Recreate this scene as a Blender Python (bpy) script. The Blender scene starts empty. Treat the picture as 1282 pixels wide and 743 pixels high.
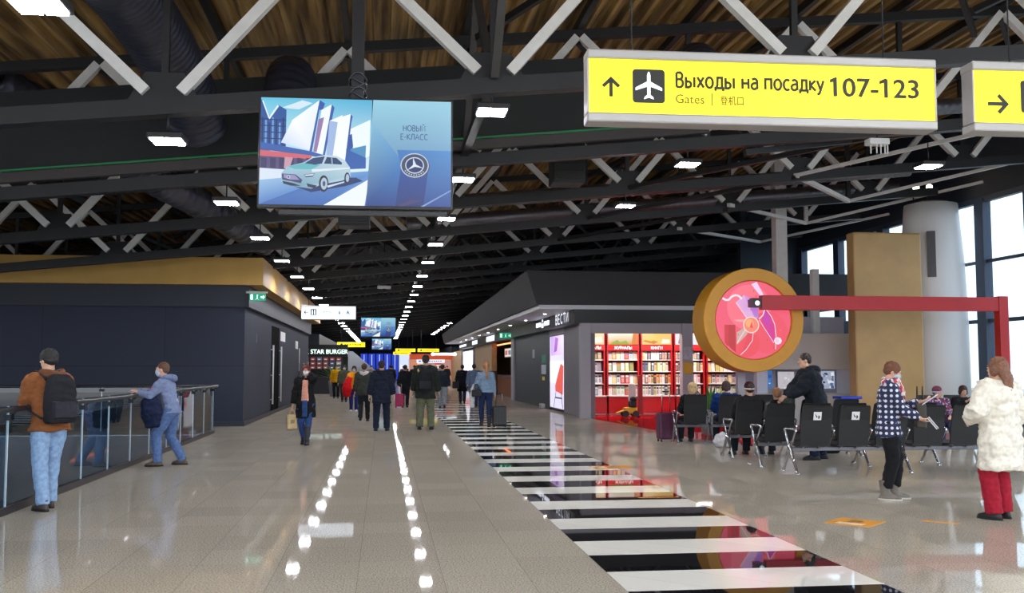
import bpy, bmesh, math, random
from mathutils import Vector, Matrix, noise
random.seed(7)
SC = bpy.context.scene
COL = SC.collection
PI = math.pi
R = math.radians

# ---------------------------------------------------------------- helpers
def lin(c):
    return tuple((v/255/12.92 if v/255 <= .04045 else ((v/255+.055)/1.055)**2.4) for v in c)

MATS = {}
def mat(name, rgb, rough=.6, metal=0., nz=0., nscale=20., bump=0., bscale=60., emit=None, estr=1., spec=.5, alpha=1.):
    """rgb 0-255; nz = strength of procedural tone variation, bump = fine relief"""
    if name in MATS: return MATS[name]
    m = bpy.data.materials.new(name); m.use_nodes = True
    nt = m.node_tree; b = nt.nodes['Principled BSDF']
    L = lin(rgb)
    b.inputs['Base Color'].default_value = (*L, 1)
    b.inputs['Roughness'].default_value = rough
    b.inputs['Metallic'].default_value = metal
    b.inputs['Specular IOR Level'].default_value = spec
    tc = nt.nodes.new('ShaderNodeTexCoord')
    if nz > 0:
        n = nt.nodes.new('ShaderNodeTexNoise'); n.inputs['Scale'].default_value = nscale; n.inputs['Detail'].default_value = 4
        r = nt.nodes.new('ShaderNodeValToRGB')
        r.color_ramp.elements[0].position = .3; r.color_ramp.elements[1].position = .7
        r.color_ramp.elements[0].color = (*[v*(1-nz) for v in L], 1)
        r.color_ramp.elements[1].color = (*[min(1, v*(1+nz)) for v in L], 1)
        nt.links.new(tc.outputs['Object'], n.inputs['Vector']); nt.links.new(n.outputs['Fac'], r.inputs['Fac'])
        nt.links.new(r.outputs['Color'], b.inputs['Base Color'])
    if bump > 0:
        n = nt.nodes.new('ShaderNodeTexNoise'); n.inputs['Scale'].default_value = bscale; n.inputs['Detail'].default_value = 3
        bp = nt.nodes.new('ShaderNodeBump'); bp.inputs['Strength'].default_value = bump; bp.inputs['Distance'].default_value = .01
        nt.links.new(tc.outputs['Object'], n.inputs['Vector']); nt.links.new(n.outputs['Fac'], bp.inputs['Height'])
        nt.links.new(bp.outputs['Normal'], b.inputs['Normal'])
    if emit:
        b.inputs['Emission Color'].default_value = (*lin(emit), 1)
        b.inputs['Emission Strength'].default_value = estr
    MATS[name] = m
    return m

def fabric(name, rgb, nz=.18):
    return mat('fabric_'+name, rgb, .85, 0, nz, 25, .5, 14, spec=.25)

class MB:
    """collects shapes into one mesh"""
    def __init__(s): s.bm = bmesh.new(); s.mi = 0
    def _m(s, geom):
        for f in geom: f.material_index = s.mi; 
    def box(s, x0, x1, y0, y1, z0, z1, bev=0, M=None):
        v = [s.bm.verts.new(p) for p in [(x0,y0,z0),(x1,y0,z0),(x1,y1,z0),(x0,y1,z0),(x0,y0,z1),(x1,y0,z1),(x1,y1,z1),(x0,y1,z1)]]
        fs = [s.bm.faces.new([v[i] for i in q]) for q in [(3,2,1,0),(4,5,6,7),(0,1,5,4),(1,2,6,5),(2,3,7,6),(3,0,4,7)]]
        s._m(fs)
        if M is not None:
            for q in v: q.co = M @ q.co
        if bev > 0:
            es = list({e for f in fs for e in f.edges})
            r = bmesh.ops.bevel(s.bm, geom=es, offset=bev, segments=2, affect='EDGES', profile=.5)
            s._m(r['faces'])
        return s
    def rings(s, rings, cap=True, closed=False, smooth=True):
        vs = [[s.bm.verts.new(p) for p in r] for r in rings]
        n = len(vs[0]); fs = []
        pairs = list(zip(vs, vs[1:])) + ([(vs[-1], vs[0])] if closed else [])
        for a, b in pairs:
            for i in range(n):
                j = (i+1) % n
                f = s.bm.faces.new((a[i], a[j], b[j], b[i])); f.smooth = smooth; fs.append(f)
        if cap and not closed:
            fs.append(s.bm.faces.new(vs[0][::-1])); fs.append(s.bm.faces.new(vs[-1]))
        s._m(fs); return s
    def tube(s, pts, r, n=10, cap=True, flat=1., up=(0,0,1), closed=False):
        pts = [Vector(p) for p in pts]
        rs = r if isinstance(r, (list, tuple)) else [r]*len(pts)
        rr = []; prev = None
        N = len(pts)
        for i, p in enumerate(pts):
            if closed: t = pts[(i+1) % N]-pts[i-1]
            else: t = (pts[min(i+1, N-1)]-pts[max(i-1, 0)])
            if t.length < 1e-9: t = Vector((0,0,1))
            t.normalize()
            if prev is None:
                u = Vector(up); a = t.cross(u)
                if a.length < 1e-3: a = t.cross(Vector((0,1,0)))
                if a.length < 1e-3: a = t.cross(Vector((1,0,0)))
            else: a = prev - t*prev.dot(t)
            a.normalize(); prev = a.copy(); b = a.cross(t)
            rr.append([p + a*rs[i]*math.cos(2*PI*k/n) + b*rs[i]*flat*math.sin(2*PI*k/n) for k in range(n)])
        return s.rings(rr, cap, closed)
    def bar(s, p0, p1, w, h=None, up=(0,0,1)):
        """rectangular bar from p0 to p1: w across, h along up"""
        h = h or w; p0 = Vector(p0); p1 = Vector(p1); t = (p1-p0).normalized()
        a = t.cross(Vector(up))
        if a.length < 1e-3: a = t.cross(Vector((0,1,0)))
        a.normalize(); b = a.cross(t)
        q = [(-.5,-.5),(.5,-.5),(.5,.5),(-.5,.5)]
        return s.rings([[p + a*w*i + b*h*j for i, j in q] for p in (p0, p1)], smooth=False)
    def cyl(s, c, r, h, n=24, axis='Z', r2=None):
        c = Vector(c); r2 = r if r2 is None else r2
        ax = {'Z': Vector((0,0,1)), 'Y': Vector((0,1,0)), 'X': Vector((1,0,0))}[axis]
        u = {'Z': Vector((1,0,0)), 'Y': Vector((1,0,0)), 'X': Vector((0,1,0))}[axis]; w = ax.cross(u)
        return s.rings([[c+ax*h*t + u*q*math.cos(2*PI*k/n) + w*q*math.sin(2*PI*k/n) for k in range(n)] for t, q in ((0, r), (1, r2))])
    def blob(s, c, rad, M=None, nu=14, nv=9):
        c = Vector(c)
        def P(p):
            v = Vector((p[0]*rad[0], p[1]*rad[1], p[2]*rad[2]))
            if M is not None: v = M @ v
            return s.bm.verts.new(c+v)
        top = P((0,0,1)); bot = P((0,0,-1)); rows = []
        for i in range(1, nv):
            a = PI*i/nv
            rows.append([P((math.sin(a)*math.cos(2*PI*k/nu), math.sin(a)*math.sin(2*PI*k/nu), math.cos(a))) for k in range(nu)])
        fs = []
        for k in range(nu):
            j = (k+1) % nu
            fs.append(s.bm.faces.new((top, rows[0][k], rows[0][j])))
            for a, b in zip(rows, rows[1:]): fs.append(s.bm.faces.new((a[k], b[k], b[j], a[j])))
            fs.append(s.bm.faces.new((rows[-1][k], bot, rows[-1][j])))
        for f in fs: f.smooth = True
        s._m(fs); return s
    def poly(s, pts, d=None):
        """flat polygon, or a prism when d (a vector) is given"""
        v = [s.bm.verts.new(p) for p in pts]
        f = s.bm.faces.new(v); s._m([f])
        if d is not None:
            d = Vector(d); w = [s.bm.verts.new(Vector(p)+d) for p in pts]
            fs = [s.bm.faces.new(w[::-1])]
            for i in range(len(v)):
                j = (i+1) % len(v); fs.append(s.bm.faces.new((v[j], v[i], w[i], w[j])))
            s._m(fs)
        return s
    def build(s, name, m, parent=None, loc=None, rz=None, struct=False):
        bmesh.ops.recalc_face_normals(s.bm, faces=s.bm.faces[:])
        me = bpy.data.meshes.new(name); s.bm.to_mesh(me); s.bm.free()
        for q in (m if isinstance(m, (list, tuple)) else [m]): me.materials.append(q)
        o = bpy.data.objects.new(name, me); COL.objects.link(o)
        if parent is not None: o.parent = parent
        if loc is not None: o.location = loc
        if rz is not None: o.rotation_euler = (0, 0, rz)
        if struct: o['kind'] = 'structure'
        return o

def tag(o, label, cat, group=None, kind=None):
    o['label'] = label; o['category'] = cat
    if group: o['group'] = group
    if kind: o['kind'] = kind
    return o
def thing(name, label, cat, loc=(0,0,0), rz=0, group=None):
    o = bpy.data.objects.new(name, None); COL.objects.link(o); o.empty_display_size = .1
    o.location = loc; o.rotation_euler = (0, 0, rz)
    return tag(o, label, cat, group)
def copy_tree(o, loc=None, rz=None, label=None, group=None, parent=None):
    c = o.copy(); COL.objects.link(c)
    if parent is not None: c.parent = parent
    if loc is not None: c.location = loc
    if rz is not None: c.rotation_euler = (0, 0, rz)
    if label: c['label'] = label
    if group: c['group'] = group
    for ch in list(o.children): copy_tree(ch, parent=c)
    return c

def text_mesh(name, body, m, parent, size, loc, rot=(PI/2,0,0), align='LEFT', ext=.002, bold=0., width=None):
    cu = bpy.data.curves.new(name, 'FONT'); cu.body = body; cu.size = size; cu.extrude = ext
    cu.align_x = align; cu.resolution_u = 3
    t = bpy.data.objects.new(name, cu); COL.objects.link(t)
    bpy.context.view_layer.update()
    me = bpy.data.meshes.new_from_object(t.evaluated_get(bpy.context.evaluated_depsgraph_get()))
    bpy.data.objects.remove(t)
    me.name = name; me.materials.clear(); me.materials.append(m)
    if width and len(me.vertices):
        xs = [v.co.x for v in me.vertices]; k = width/(max(xs)-min(xs)); x0 = min(xs)
        for v in me.vertices: v.co.x = (v.co.x - (x0 if align == 'LEFT' else 0))*k
    if bold:   # heavier strokes: the same outlines laid side by side
        b2 = bmesh.new(); b2.from_mesh(me)
        for q, (du, dv) in enumerate(((1,0),(-1,0),(.5,.7),(-.5,-.7))):
            g = bmesh.ops.duplicate(b2, geom=[e for e in b2.verts[:] + b2.edges[:] + b2.faces[:]] if q == 0 else keep)
            if q == 0: keep = [e for e in b2.verts[:]+b2.edges[:]+b2.faces[:] if e not in set(g['geom'])]
            for v in g['geom']:
                if isinstance(v, bmesh.types.BMVert): v.co.x += du*bold*size; v.co.y += dv*bold*size; v.co.z += .0001*(q+1)
        b2.to_mesh(me); b2.free()
    o = bpy.data.objects.new(name, me); COL.objects.link(o)
    o.parent = parent; o.location = loc; o.rotation_euler = rot
    return o

def screen_mat(strength=1., name='lit_print'):
    key = name+str(strength)
    if key in MATS: return MATS[key]
    m = bpy.data.materials.new(name); m.use_nodes = True; nt = m.node_tree; b = nt.nodes['Principled BSDF']
    a = nt.nodes.new('ShaderNodeVertexColor'); a.layer_name = 'ink'
    b.inputs['Base Color'].default_value = (.01,.01,.01,1); b.inputs['Roughness'].default_value = .35
    b.inputs['Emission Strength'].default_value = strength
    nt.links.new(a.outputs['Color'], b.inputs['Emission Color'])
    MATS[key] = m; return m
def ink_mat(name='printed_ink', rough=.5):
    if name in MATS: return MATS[name]
    m = bpy.data.materials.new(name); m.use_nodes = True; nt = m.node_tree; b = nt.nodes['Principled BSDF']
    a = nt.nodes.new('ShaderNodeVertexColor'); a.layer_name = 'ink'; b.inputs['Roughness'].default_value = rough
    nt.links.new(a.outputs['Color'], b.inputs['Base Color'])
    MATS[name] = m; return m
def picture(name, polys, m, parent, M, step=.0008, struct=False):
    """flat printed / lit picture: polys = [(rgb or list of rgb per corner, [(u,v)...])] laid over each other; M maps (u,v,0) to the parent's space, +z towards the viewer"""
    bm = bmesh.new(); lay = bm.loops.layers.float_color.new('ink')
    for i, (c, pts) in enumerate(polys):
        vs = [bm.verts.new(M @ Vector((u, v, i*step))) for u, v in pts]
        f = bm.faces.new(vs)
        for k, l in enumerate(f.loops):
            cc = c[k*len(c)//len(f.loops)] if isinstance(c[0], (list, tuple)) else c
            l[lay] = (*lin(cc), 1)
    me = bpy.data.meshes.new(name); bm.to_mesh(me); bm.free(); me.materials.append(m)
    o = bpy.data.objects.new(name, me); COL.objects.link(o)
    if parent: o.parent = parent
    return o
def disc(cx, cy, rx, ry=None, n=24, a0=0, a1=2*PI):
    ry = ry or rx
    return [(cx+rx*math.cos(a0+(a1-a0)*k/n), cy+ry*math.sin(a0+(a1-a0)*k/n)) for k in range(n if abs(a1-a0-2*PI) < 1e-6 else n+1)]
def FRONT(x, y, z, s=1.): # picture facing -Y, origin lower-left at x,y,z
    return Matrix.Translation((x,y,z)) @ Matrix.Rotation(PI/2, 4, 'X') @ Matrix.Diagonal((s,s,1,1))
def SIDE_L(x, y, z, s=1.): # picture on a wall facing -X, u runs towards -Y
    return Matrix.Translation((x,y,z)) @ Matrix.Rotation(-PI/2, 4, 'Z') @ Matrix.Rotation(PI/2, 4, 'X') @ Matrix.Diagonal((s,s,1,1))
def SIDE_R(x, y, z, s=1.): # facing +X, u runs towards +Y
    return Matrix.Translation((x,y,z)) @ Matrix.Rotation(PI/2, 4, 'Z') @ Matrix.Rotation(PI/2, 4, 'X') @ Matrix.Diagonal((s,s,1,1))

# ---------------------------------------------------------------- materials
steel_dark = mat('black_painted_steel', (25,25,28), .45, .0, .2, 3)
steel_pale = mat('pale_painted_steel', (226,225,222), .42, .0, .06, 6)
chrome = mat('polished_aluminium', (205,205,208), .22, 1.)
black_plastic = mat('black_plastic', (20,20,23), .45)
white_paint = mat('white_paint', (226,226,226), .5)
grey_alu = mat('grey_aluminium', (168,164,160), .4, .3)
lamp_white = mat('lamp_diffuser', (255,255,255), .5, emit=(250,250,255), estr=132)
bench_beam = mat('satin_beam_metal', (112,112,118), .4, .7)
seat_black = mat('black_seat_skin', (24,25,28), .5, 0, .15, 40, .2, 120)

def floor_material():
    m = bpy.data.materials.new('polished_granite_tile'); m.use_nodes = True; nt = m.node_tree; b = nt.nodes['Principled BSDF']
    N = nt.nodes.new; Lk = nt.links.new
    tc = N('ShaderNodeTexCoord')
    n1 = N('ShaderNodeTexNoise'); n1.inputs['Scale'].default_value = 75; n1.inputs['Detail'].default_value = 3
    Lk(tc.outputs['Object'], n1.inputs['Vector'])
    r1 = N('ShaderNodeValToRGB'); e = r1.color_ramp.elements
    e[0].position = .36; e[0].color = (*lin((146,136,121)),1); e[1].position = .62; e[1].color = (*lin((204,195,180)),1)
    Lk(n1.outputs['Fac'], r1.inputs['Fac'])
    # slab-to-slab tone
    sx = N('ShaderNodeSeparateXYZ'); Lk(tc.outputs['Object'], sx.inputs[0])
    def math_(op, a, bv=None):
        q = N('ShaderNodeMath'); q.operation = op
        if hasattr(a, 'links'): Lk(a, q.inputs[0])
        else: q.inputs[0].default_value = a
        if bv is not None:
            if hasattr(bv, 'links'): Lk(bv, q.inputs[1])
            else: q.inputs[1].default_value = bv
        return q.outputs[0]
    tx, ty = .635, .675
    ax = math_('DIVIDE', math_('ADD', sx.outputs[0], 1.45+tx*100), tx)
    ay = math_('DIVIDE', math_('ADD', sx.outputs[1], -8.30+ty*100), ty)
    fx = math_('FRACT', ax); fy = math_('FRACT', ay)
    gx = math_('LESS_THAN', fx, .008); gy = math_('LESS_THAN', fy, .006)
    g = math_('MAXIMUM', gx, gy)
    cell = N('ShaderNodeCombineXYZ'); Lk(math_('FLOOR', ax), cell.inputs[0]); Lk(math_('FLOOR', ay), cell.inputs[1])
    wn = N('ShaderNodeTexWhiteNoise'); Lk(cell.outputs[0], wn.inputs['Vector'])
    mr = N('ShaderNodeMapRange'); mr.inputs['To Min'].default_value = .93; mr.inputs['To Max'].default_value = 1.05
    Lk(wn.outputs['Value'], mr.inputs['Value'])
    mul = N('ShaderNodeMixRGB'); mul.blend_type = 'MULTIPLY'; mul.inputs[0].default_value = 1
    Lk(r1.outputs['Color'], mul.inputs[1]); Lk(mr.outputs[0], mul.inputs[2])
    mx = N('ShaderNodeMixRGB'); mx.inputs[2].default_value = (*lin((120,114,104)),1)
    Lk(math_('MULTIPLY', g, .6), mx.inputs[0]); Lk(mul.outputs[0], mx.inputs[1])
    Lk(mx.outputs[0], b.inputs['Base Color'])
    n2 = N('ShaderNodeTexNoise'); n2.inputs['Scale'].default_value = 2.5; Lk(tc.outputs['Object'], n2.inputs['Vector'])
    mr2 = N('ShaderNodeMapRange'); mr2.inputs['To Min'].default_value = .015; mr2.inputs['To Max'].default_value = .035
    Lk(n2.outputs['Fac'], mr2.inputs['Value']); Lk(mr2.outputs[0], b.inputs['Roughness'])
    b.inputs['Specular IOR Level'].default_value = .3
    # gentle waviness
    n3 = N('ShaderNodeTexNoise'); n3.inputs['Scale'].default_value = 1.4; Lk(tc.outputs['Object'], n3.inputs['Vector'])
    bp = N('ShaderNodeBump'); bp.inputs['Strength'].default_value = .012; bp.inputs['Distance'].default_value = .01
    Lk(n3.outputs['Fac'], bp.inputs['Height']); Lk(bp.outputs['Normal'], b.inputs['Normal'])
    return m
def polished(m, cap, rough):
    '''stone polish: a clear reflection on top of the body colour that levels off at glancing angles'''
    nt = m.node_tree; b = nt.nodes['Principled BSDF']; out = nt.nodes['Material Output']; N = nt.nodes.new; Lk = nt.links.new
    b.inputs['Specular IOR Level'].default_value = 0.
    g = N('ShaderNodeBsdfGlossy'); g.inputs['Roughness'].default_value = rough
    fr = N('ShaderNodeFresnel'); fr.inputs['IOR'].default_value = 1.5
    mn = N('ShaderNodeMath'); mn.operation = 'MINIMUM'; mn.inputs[1].default_value = cap; Lk(fr.outputs[0], mn.inputs[0])
    mx = N('ShaderNodeMixShader'); Lk(mn.outputs[0], mx.inputs[0]); Lk(b.outputs[0], mx.inputs[1]); Lk(g.outputs[0], mx.inputs[2]); Lk(mx.outputs[0], out.inputs[0])
    return m
M_floor = polished(floor_material(), .42, .03)

def glass_arch(name, tint=(225,235,240), ior=1.45, extra=0.):
    m = bpy.data.materials.new(name); m.use_nodes = True; nt = m.node_tree; N = nt.nodes.new; Lk = nt.links.new
    out = nt.nodes['Material Output']; nt.nodes.remove(nt.nodes['Principled BSDF'])
    tr = N('ShaderNodeBsdfTransparent'); tr.inputs[0].default_value = (*lin(tint),1)
    gl = N('ShaderNodeBsdfGlossy'); gl.inputs['Roughness'].default_value = .0
    fr = N('ShaderNodeFresnel'); fr.inputs['IOR'].default_value = ior
    mx = N('ShaderNodeMixShader'); Lk(tr.outputs[0], mx.inputs[1]); Lk(gl.outputs[0], mx.inputs[2])
    if extra:
        a = N('ShaderNodeMath'); a.operation = 'ADD'; a.use_clamp = True; a.inputs[1].default_value = extra
        Lk(fr.outputs[0], a.inputs[0]); Lk(a.outputs[0], mx.inputs[0])
    else: Lk(fr.outputs[0], mx.inputs[0])
    src = mx.inputs[0].links[0].from_socket; ge = N('ShaderNodeNewGeometry'); inv = N('ShaderNodeMath'); inv.operation = 'SUBTRACT'; inv.inputs[0].default_value = 1; Lk(ge.outputs['Backfacing'], inv.inputs[1])
    mu = N('ShaderNodeMath'); mu.operation = 'MULTIPLY'; Lk(src, mu.inputs[0]); Lk(inv.outputs[0], mu.inputs[1]); Lk(mu.outputs[0], mx.inputs[0])
    Lk(mx.outputs[0], out.inputs[0]); return m
M_glass = glass_arch('clear_glass')
M_glass_rail = glass_arch('balustrade_glass', (200,215,225), 1.6, .04)

def panel_mat(name, rgb, w, h, mortar=(15,16,20), rough=.45, ms=.012, off=0.):
    m = bpy.data.materials.new(name); m.use_nodes = True; nt = m.node_tree; b = nt.nodes['Principled BSDF']; N = nt.nodes.new; Lk = nt.links.new
    tc = N('ShaderNodeTexCoord'); sp = N('ShaderNodeSeparateXYZ'); cb = N('ShaderNodeCombineXYZ'); ad = N('ShaderNodeMath'); ad.operation = 'ADD'
    Lk(tc.outputs['Object'], sp.inputs[0]); Lk(sp.outputs[0], ad.inputs[0]); Lk(sp.outputs[1], ad.inputs[1])
    Lk(ad.outputs[0], cb.inputs[0]); Lk(sp.outputs[2], cb.inputs[1])
    br = N('ShaderNodeTexBrick'); br.offset = 0; br.inputs['Scale'].default_value = 1
    br.inputs['Brick Width'].default_value = w; br.inputs['Row Height'].default_value = h; br.inputs['Mortar Size'].default_value = ms*.5
    L = lin(rgb)
    br.inputs['Color1'].default_value = (*L,1); br.inputs['Color2'].default_value = (*[v*.88 for v in L],1); br.inputs['Mortar'].default_value = (*lin(mortar),1)
    Lk(cb.outputs[0], br.inputs['Vector']); Lk(br.outputs['Color'], b.inputs['Base Color']); b.inputs['Roughness'].default_value = rough
    return m
M_navy = panel_mat('slate_blue_wall_panel', (44,50,68), 3.1, 1.6, rough=.75)
M_fascia = mat('dark_slate_fascia', (34,40,54), .5, 0, .08, 2)
M_tan = mat('tan_cornice_board', (190,150,78), .6, 0, .05, 2)
M_char = mat('charcoal_cladding', (44,43,48), .6, 0, .06, 1.5)
M_blackband = mat('black_sign_band', (16,16,20), .4)
M_soffit = mat('light_grey_soffit', (206,206,212), .4)
M_greycol = mat('grey_portal_frame', (170,167,176), .5)
M_teal = panel_mat('dark_teal_shutter', (50,62,72), 1.6, 3.2, ms=.01)
# a small stroke alphabet for the Cyrillic lettering (cap height 1)
def _arc(cx, cy, rx, ry, a0, a1, n=12): return [(cx+rx*math.cos(R(a0+(a1-a0)*k/n)), cy+ry*math.sin(R(a0+(a1-a0)*k/n))) for k in range(n+1)]
GL = {
 'В': (.62, [[(.08,0),(.08,1)], [(.08,1),(.3,1)]+_arc(.3,.77,.2,.23,90,-90)+[(.08,.54)], [(.3,.54)]+_arc(.32,.27,.22,.27,90,-90)+[(.08,0)]]),
 'Е': (.56, [[(.5,1),(.08,1),(.08,0),(.5,0)], [(.08,.52),(.44,.52)]]),
 'С': (.68, [_arc(.42,.5,.34,.5,50,310,16)]),
 'Т': (.62, [[(.02,1),(.6,1)], [(.31,1),(.31,0)]]),
 'И': (.74, [[(.08,1),(.08,0),(.64,1),(.64,0)]]),
 'Й': (.74, [[(.08,1),(.08,0),(.64,1),(.64,0)], _arc(.36,1.3,.14,.14,200,340,6)]),
 'Ж': (.98, [[(.48,1),(.48,0)], [(.04,1),(.34,.52),(.02,0)], [(.92,1),(.62,.52),(.94,0)], [(.34,.52),(.62,.52)]]),
 'У': (.66, [[(.04,1),(.34,.36)], [(.62,1),(.3,.12),(.22,.02),(.08,.0)]]),
 'Р': (.6, [[(.08,0),(.08,1),(.3,1)]+_arc(.3,.73,.22,.27,90,-90)+[(.08,.46)]]),
 'Н': (.72, [[(.08,0),(.08,1)], [(.62,0),(.62,1)], [(.08,.52),(.62,.52)]]),
 'А': (.72, [[(.02,0),(.36,1),(.7,0)], [(.14,.34),(.58,.34)]]),
 'Л': (.72, [[(.02,0),(.14,.1),(.24,1),(.62,1),(.62,0)]]),
 'Ы': (.86, [[(.08,1),(.08,0),(.28,0)]+_arc(.28,.28,.22,.28,-90,90)+[(.08,.56)], [(.76,1),(.76,0)]]),
 'К': (.62, [[(.08,0),(.08,1)], [(.58,1),(.12,.5),(.62,0)]]),
 'Г': (.52, [[(.08,0),(.08,1),(.5,1)]]),
 'О': (.8, [_arc(.4,.5,.34,.5,0,360,22)]),
 '-': (.4, [[(.06,.42),(.34,.42)]]),
 'E': (.56, [[(.5,1),(.08,1),(.08,0),(.5,0)], [(.08,.52),(.44,.52)]]),
 ' ': (.3, []),
 'ы': (.8, [[(.08,.72),(.08,0),(.24,0)]+_arc(.24,.2,.2,.2,-90,90)+[(.08,.4)], [(.68,.72),(.68,0)]]),
 'х': (.54, [[(.04,.72),(.5,0)], [(.5,.72),(.04,0)]]),
 'о': (.62, [_arc(.31,.36,.25,.36,0,360,20)]),
 'д': (.66, [[(.06,-.2),(.06,0),(.62,0),(.62,-.2)], [(.12,0),(.2,.2),(.22,.72),(.54,.72),(.54,0)]]),
 'н': (.62, [[(.08,0),(.08,.72)], [(.52,0),(.52,.72)], [(.08,.38),(.52,.38)]]),
 'а': (.56, [[(.1,.66)]+_arc(.28,.5,.2,.22,100,0,8)+[(.48,0)], [(.48,.42),(.3,.42)]+_arc(.25,.2,.19,.2,90,270,10)+[(.36,.02),(.48,.14)]]),
 'п': (.62, [[(.08,0),(.08,.72),(.52,.72),(.52,0)]]),
 'с': (.52, [_arc(.32,.36,.25,.36,50,310,14)]),
 'к': (.52, [[(.08,0),(.08,.72)], [(.48,.72),(.12,.37),(.5,0)]]),
 'у': (.54, [[(.03,.72),(.27,.06)], [(.5,.72),(.22,-.1),(.14,-.22),(.02,-.24)]]),
 'т': (.5, [[(.02,.72),(.48,.72)], [(.25,.72),(.25,0)]]),
 'л': (.6, [[(.02,0),(.12,.08),(.2,.72),(.5,.72),(.5,0)]]),
 'е': (.56, [[(.06,.38),(.5,.38)]+_arc(.28,.36,.22,.36,0,300,14)]),
}
def strokes(name, body, m, parent, cap, loc, width, sw=.15, face='Y', gap=.07):
    """cap = height of the capitals; width = whole width; face 'Y' looks to -Y, 'X' looks to -X (reads along -Y)"""
    tot = sum(GL[c][0]+gap for c in body)-gap; kx = width/tot
    mb = MB(); x = 0.
    def put(u, v, o=0.):
        return (u, -o, v) if face == 'Y' else (-o, -u, v)
    w = cap*sw*.5; n = 0
    for c in body:
        adv, lines = GL[c]
        for ln in lines:
            P = [Vector(((x+p[0])*kx, p[1]*cap)) for p in ln]; closed = (P[0]-P[-1]).length < 1e-4
            L = []; Rr = []
            for i, p in enumerate(P):
                a = P[i-1] if i > 0 else (P[-2] if closed else None); b = P[i+1] if i < len(P)-1 else (P[1] if closed else None)
                t1 = (p-a).normalized() if a is not None else None; t2 = (b-p).normalized() if b is not None else None
                t1 = t1 or t2; t2 = t2 or t1
                n1 = Vector((-t1.y,t1.x)); n2 = Vector((-t2.y,t2.x)); nn = (n1+n2)
                nn = nn.normalized() if nn.length > .3 else n1
                k = min(1.6, 1/max(.4, nn.dot(n1)))
                L.append(p+nn*w*k); Rr.append(p-nn*w*k)
            for i in range(len(P)-1):
                mb.poly([put(q.x, q.y, .0002*(n % 5)) for q in (L[i],L[i+1],Rr[i+1],Rr[i])])
            n += 1
        x += adv+gap
    o = mb.build(name, m, parent); o.location = loc; return o
# ================================================================ THE SETTING
ZS = lambda X: 4.98 + .1*(X-1.3)          # underside level of the roof trusses
YT = [11.9 + 4.42*k for k in range(-2, 24)]  # truss planes
XN = [1.3 + 3.87*j for j in range(-4, 4)]    # lower nodes
HT = 2.1                                    # truss depth

# floor, with the stair void on the left
VX0, VX1, VY0, VY1 = -10.5, -4.06, 4.0, 24.4
mb = MB()
for x0, x1, y0, y1 in [(-40, VX0, -16, 150), (VX1, 45, -16, 150), (VX0, VX1, -16, VY0), (VX0, VX1, VY1, 150)]:
    mb.poly([(x0,y0,0),(x1,y0,0),(x1,y1,0),(x0,y1,0)])
mb.build('floor', M_floor, struct=True)
slab = mat('concrete_slab', (120,128,142), .8, 0, .1, 3)
mb = MB()
mb.box(VX1-.012, VX1, VY0, VY1, -4.2, -.02); mb.build('wall_shaft_right', slab, struct=True)
mb = MB(); mb.box(VX0, VX0+.01, VY0, VY1, -4.2, -.02); mb.build('wall_shaft_left', slab, struct=True)
mb = MB(); mb.box(VX0, VX1, VY1-.01, VY1, -4.2, -.02); mb.build('wall_shaft_far', slab, struct=True)
mb = MB(); mb.box(VX0, VX1, VY0, VY0+.01, -4.2, -.02); mb.build('wall_shaft_near', slab, struct=True)
mb = MB(); mb.box(VX0, VX1, VY0, VY1, -4.3, -4.2); mb.build('floor_lower', mat('lower_floor_tile', (176,180,190), .3, 0, .1, 2), struct=True)

# zebra crossing laid in the floor
zw = panel_mat('cream_white_tile', (236,234,226), .6333, 50, (196,192,182), .06, .006); zb = mat('black_granite_tile', (26,25,27), .08, 0, .2, 150)
polished(zw, .36, .03); polished(zb, .5, .02)
root = thing('zebra_crossing', 'black and white striped walkway inlaid down the grey tile floor', 'floor marking', (2.66, 25, 0))
X0, X1 = -.95, .95
y = 8.30 - 1.35*8
while y < 47:
    MB().box(X0, X1, y-25+.002, y+.675-25-.002, 0, .003).build('white_stripe', zw, root)
    MB().box(X0, X1, y+.675-25, y+1.35-25, 0, .003).build('black_stripe', zb, root)
    y += 1.35


# red inlaid floor of the news shop
red_floor = polished(mat('glossy_red_floor', (178,22,30), .1, 0, .06, 3), .4, .03)
mb = MB()
pts = [(6.35,30.9),(6.35,29.4),(6.55,27.2),(6.75,24.5)]
for k in range(13):
    a = PI+ .2 + (PI*.5)*k/12
    pts.append((8.7+1.95*math.cos(a)*1.0, 22.0+2.6*math.sin(a)))
pts += [(11.6,19.4),(13.3,22),(13.4,31.0),(13.4,33.2),(6.35,33.2)]
mb.poly([(x,y,.002) for x,y in pts], (0,0,.004)); o = mb.build('floor_red_inlay', red_floor, struct=True)

# roof deck: ribbed sheet rising to the right, ribs along the hall
def deck_material():
    m = bpy.data.materials.new('ochre_ribbed_roof_sheet'); m.use_nodes = True; nt = m.node_tree; b = nt.nodes['Principled BSDF']; N = nt.nodes.new; Lk = nt.links.new
    tc = N('ShaderNodeTexCoord'); mp = N('ShaderNodeMapping'); mp.inputs['Scale'].default_value = (7,.35,1); Lk(tc.outputs['Object'], mp.inputs[0])
    n = N('ShaderNodeTexNoise'); n.inputs['Scale'].default_value = 1.; n.inputs['Detail'].default_value = 3; Lk(mp.outputs[0], n.inputs['Vector'])
    r = N('ShaderNodeValToRGB'); e = r.color_ramp.elements; e[0].position = .36; e[0].color = (*lin((92,66,34)),1); e[1].position = .66; e[1].color = (*lin((196,162,100)),1)
    Lk(n.outputs['Fac'], r.inputs['Fac']); Lk(r.outputs['Color'], b.inputs['Base Color']); b.inputs['Roughness'].default_value = .6
    return m
mdeck = deck_material()
mb = MB(); x = -24.; prof = []
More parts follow.
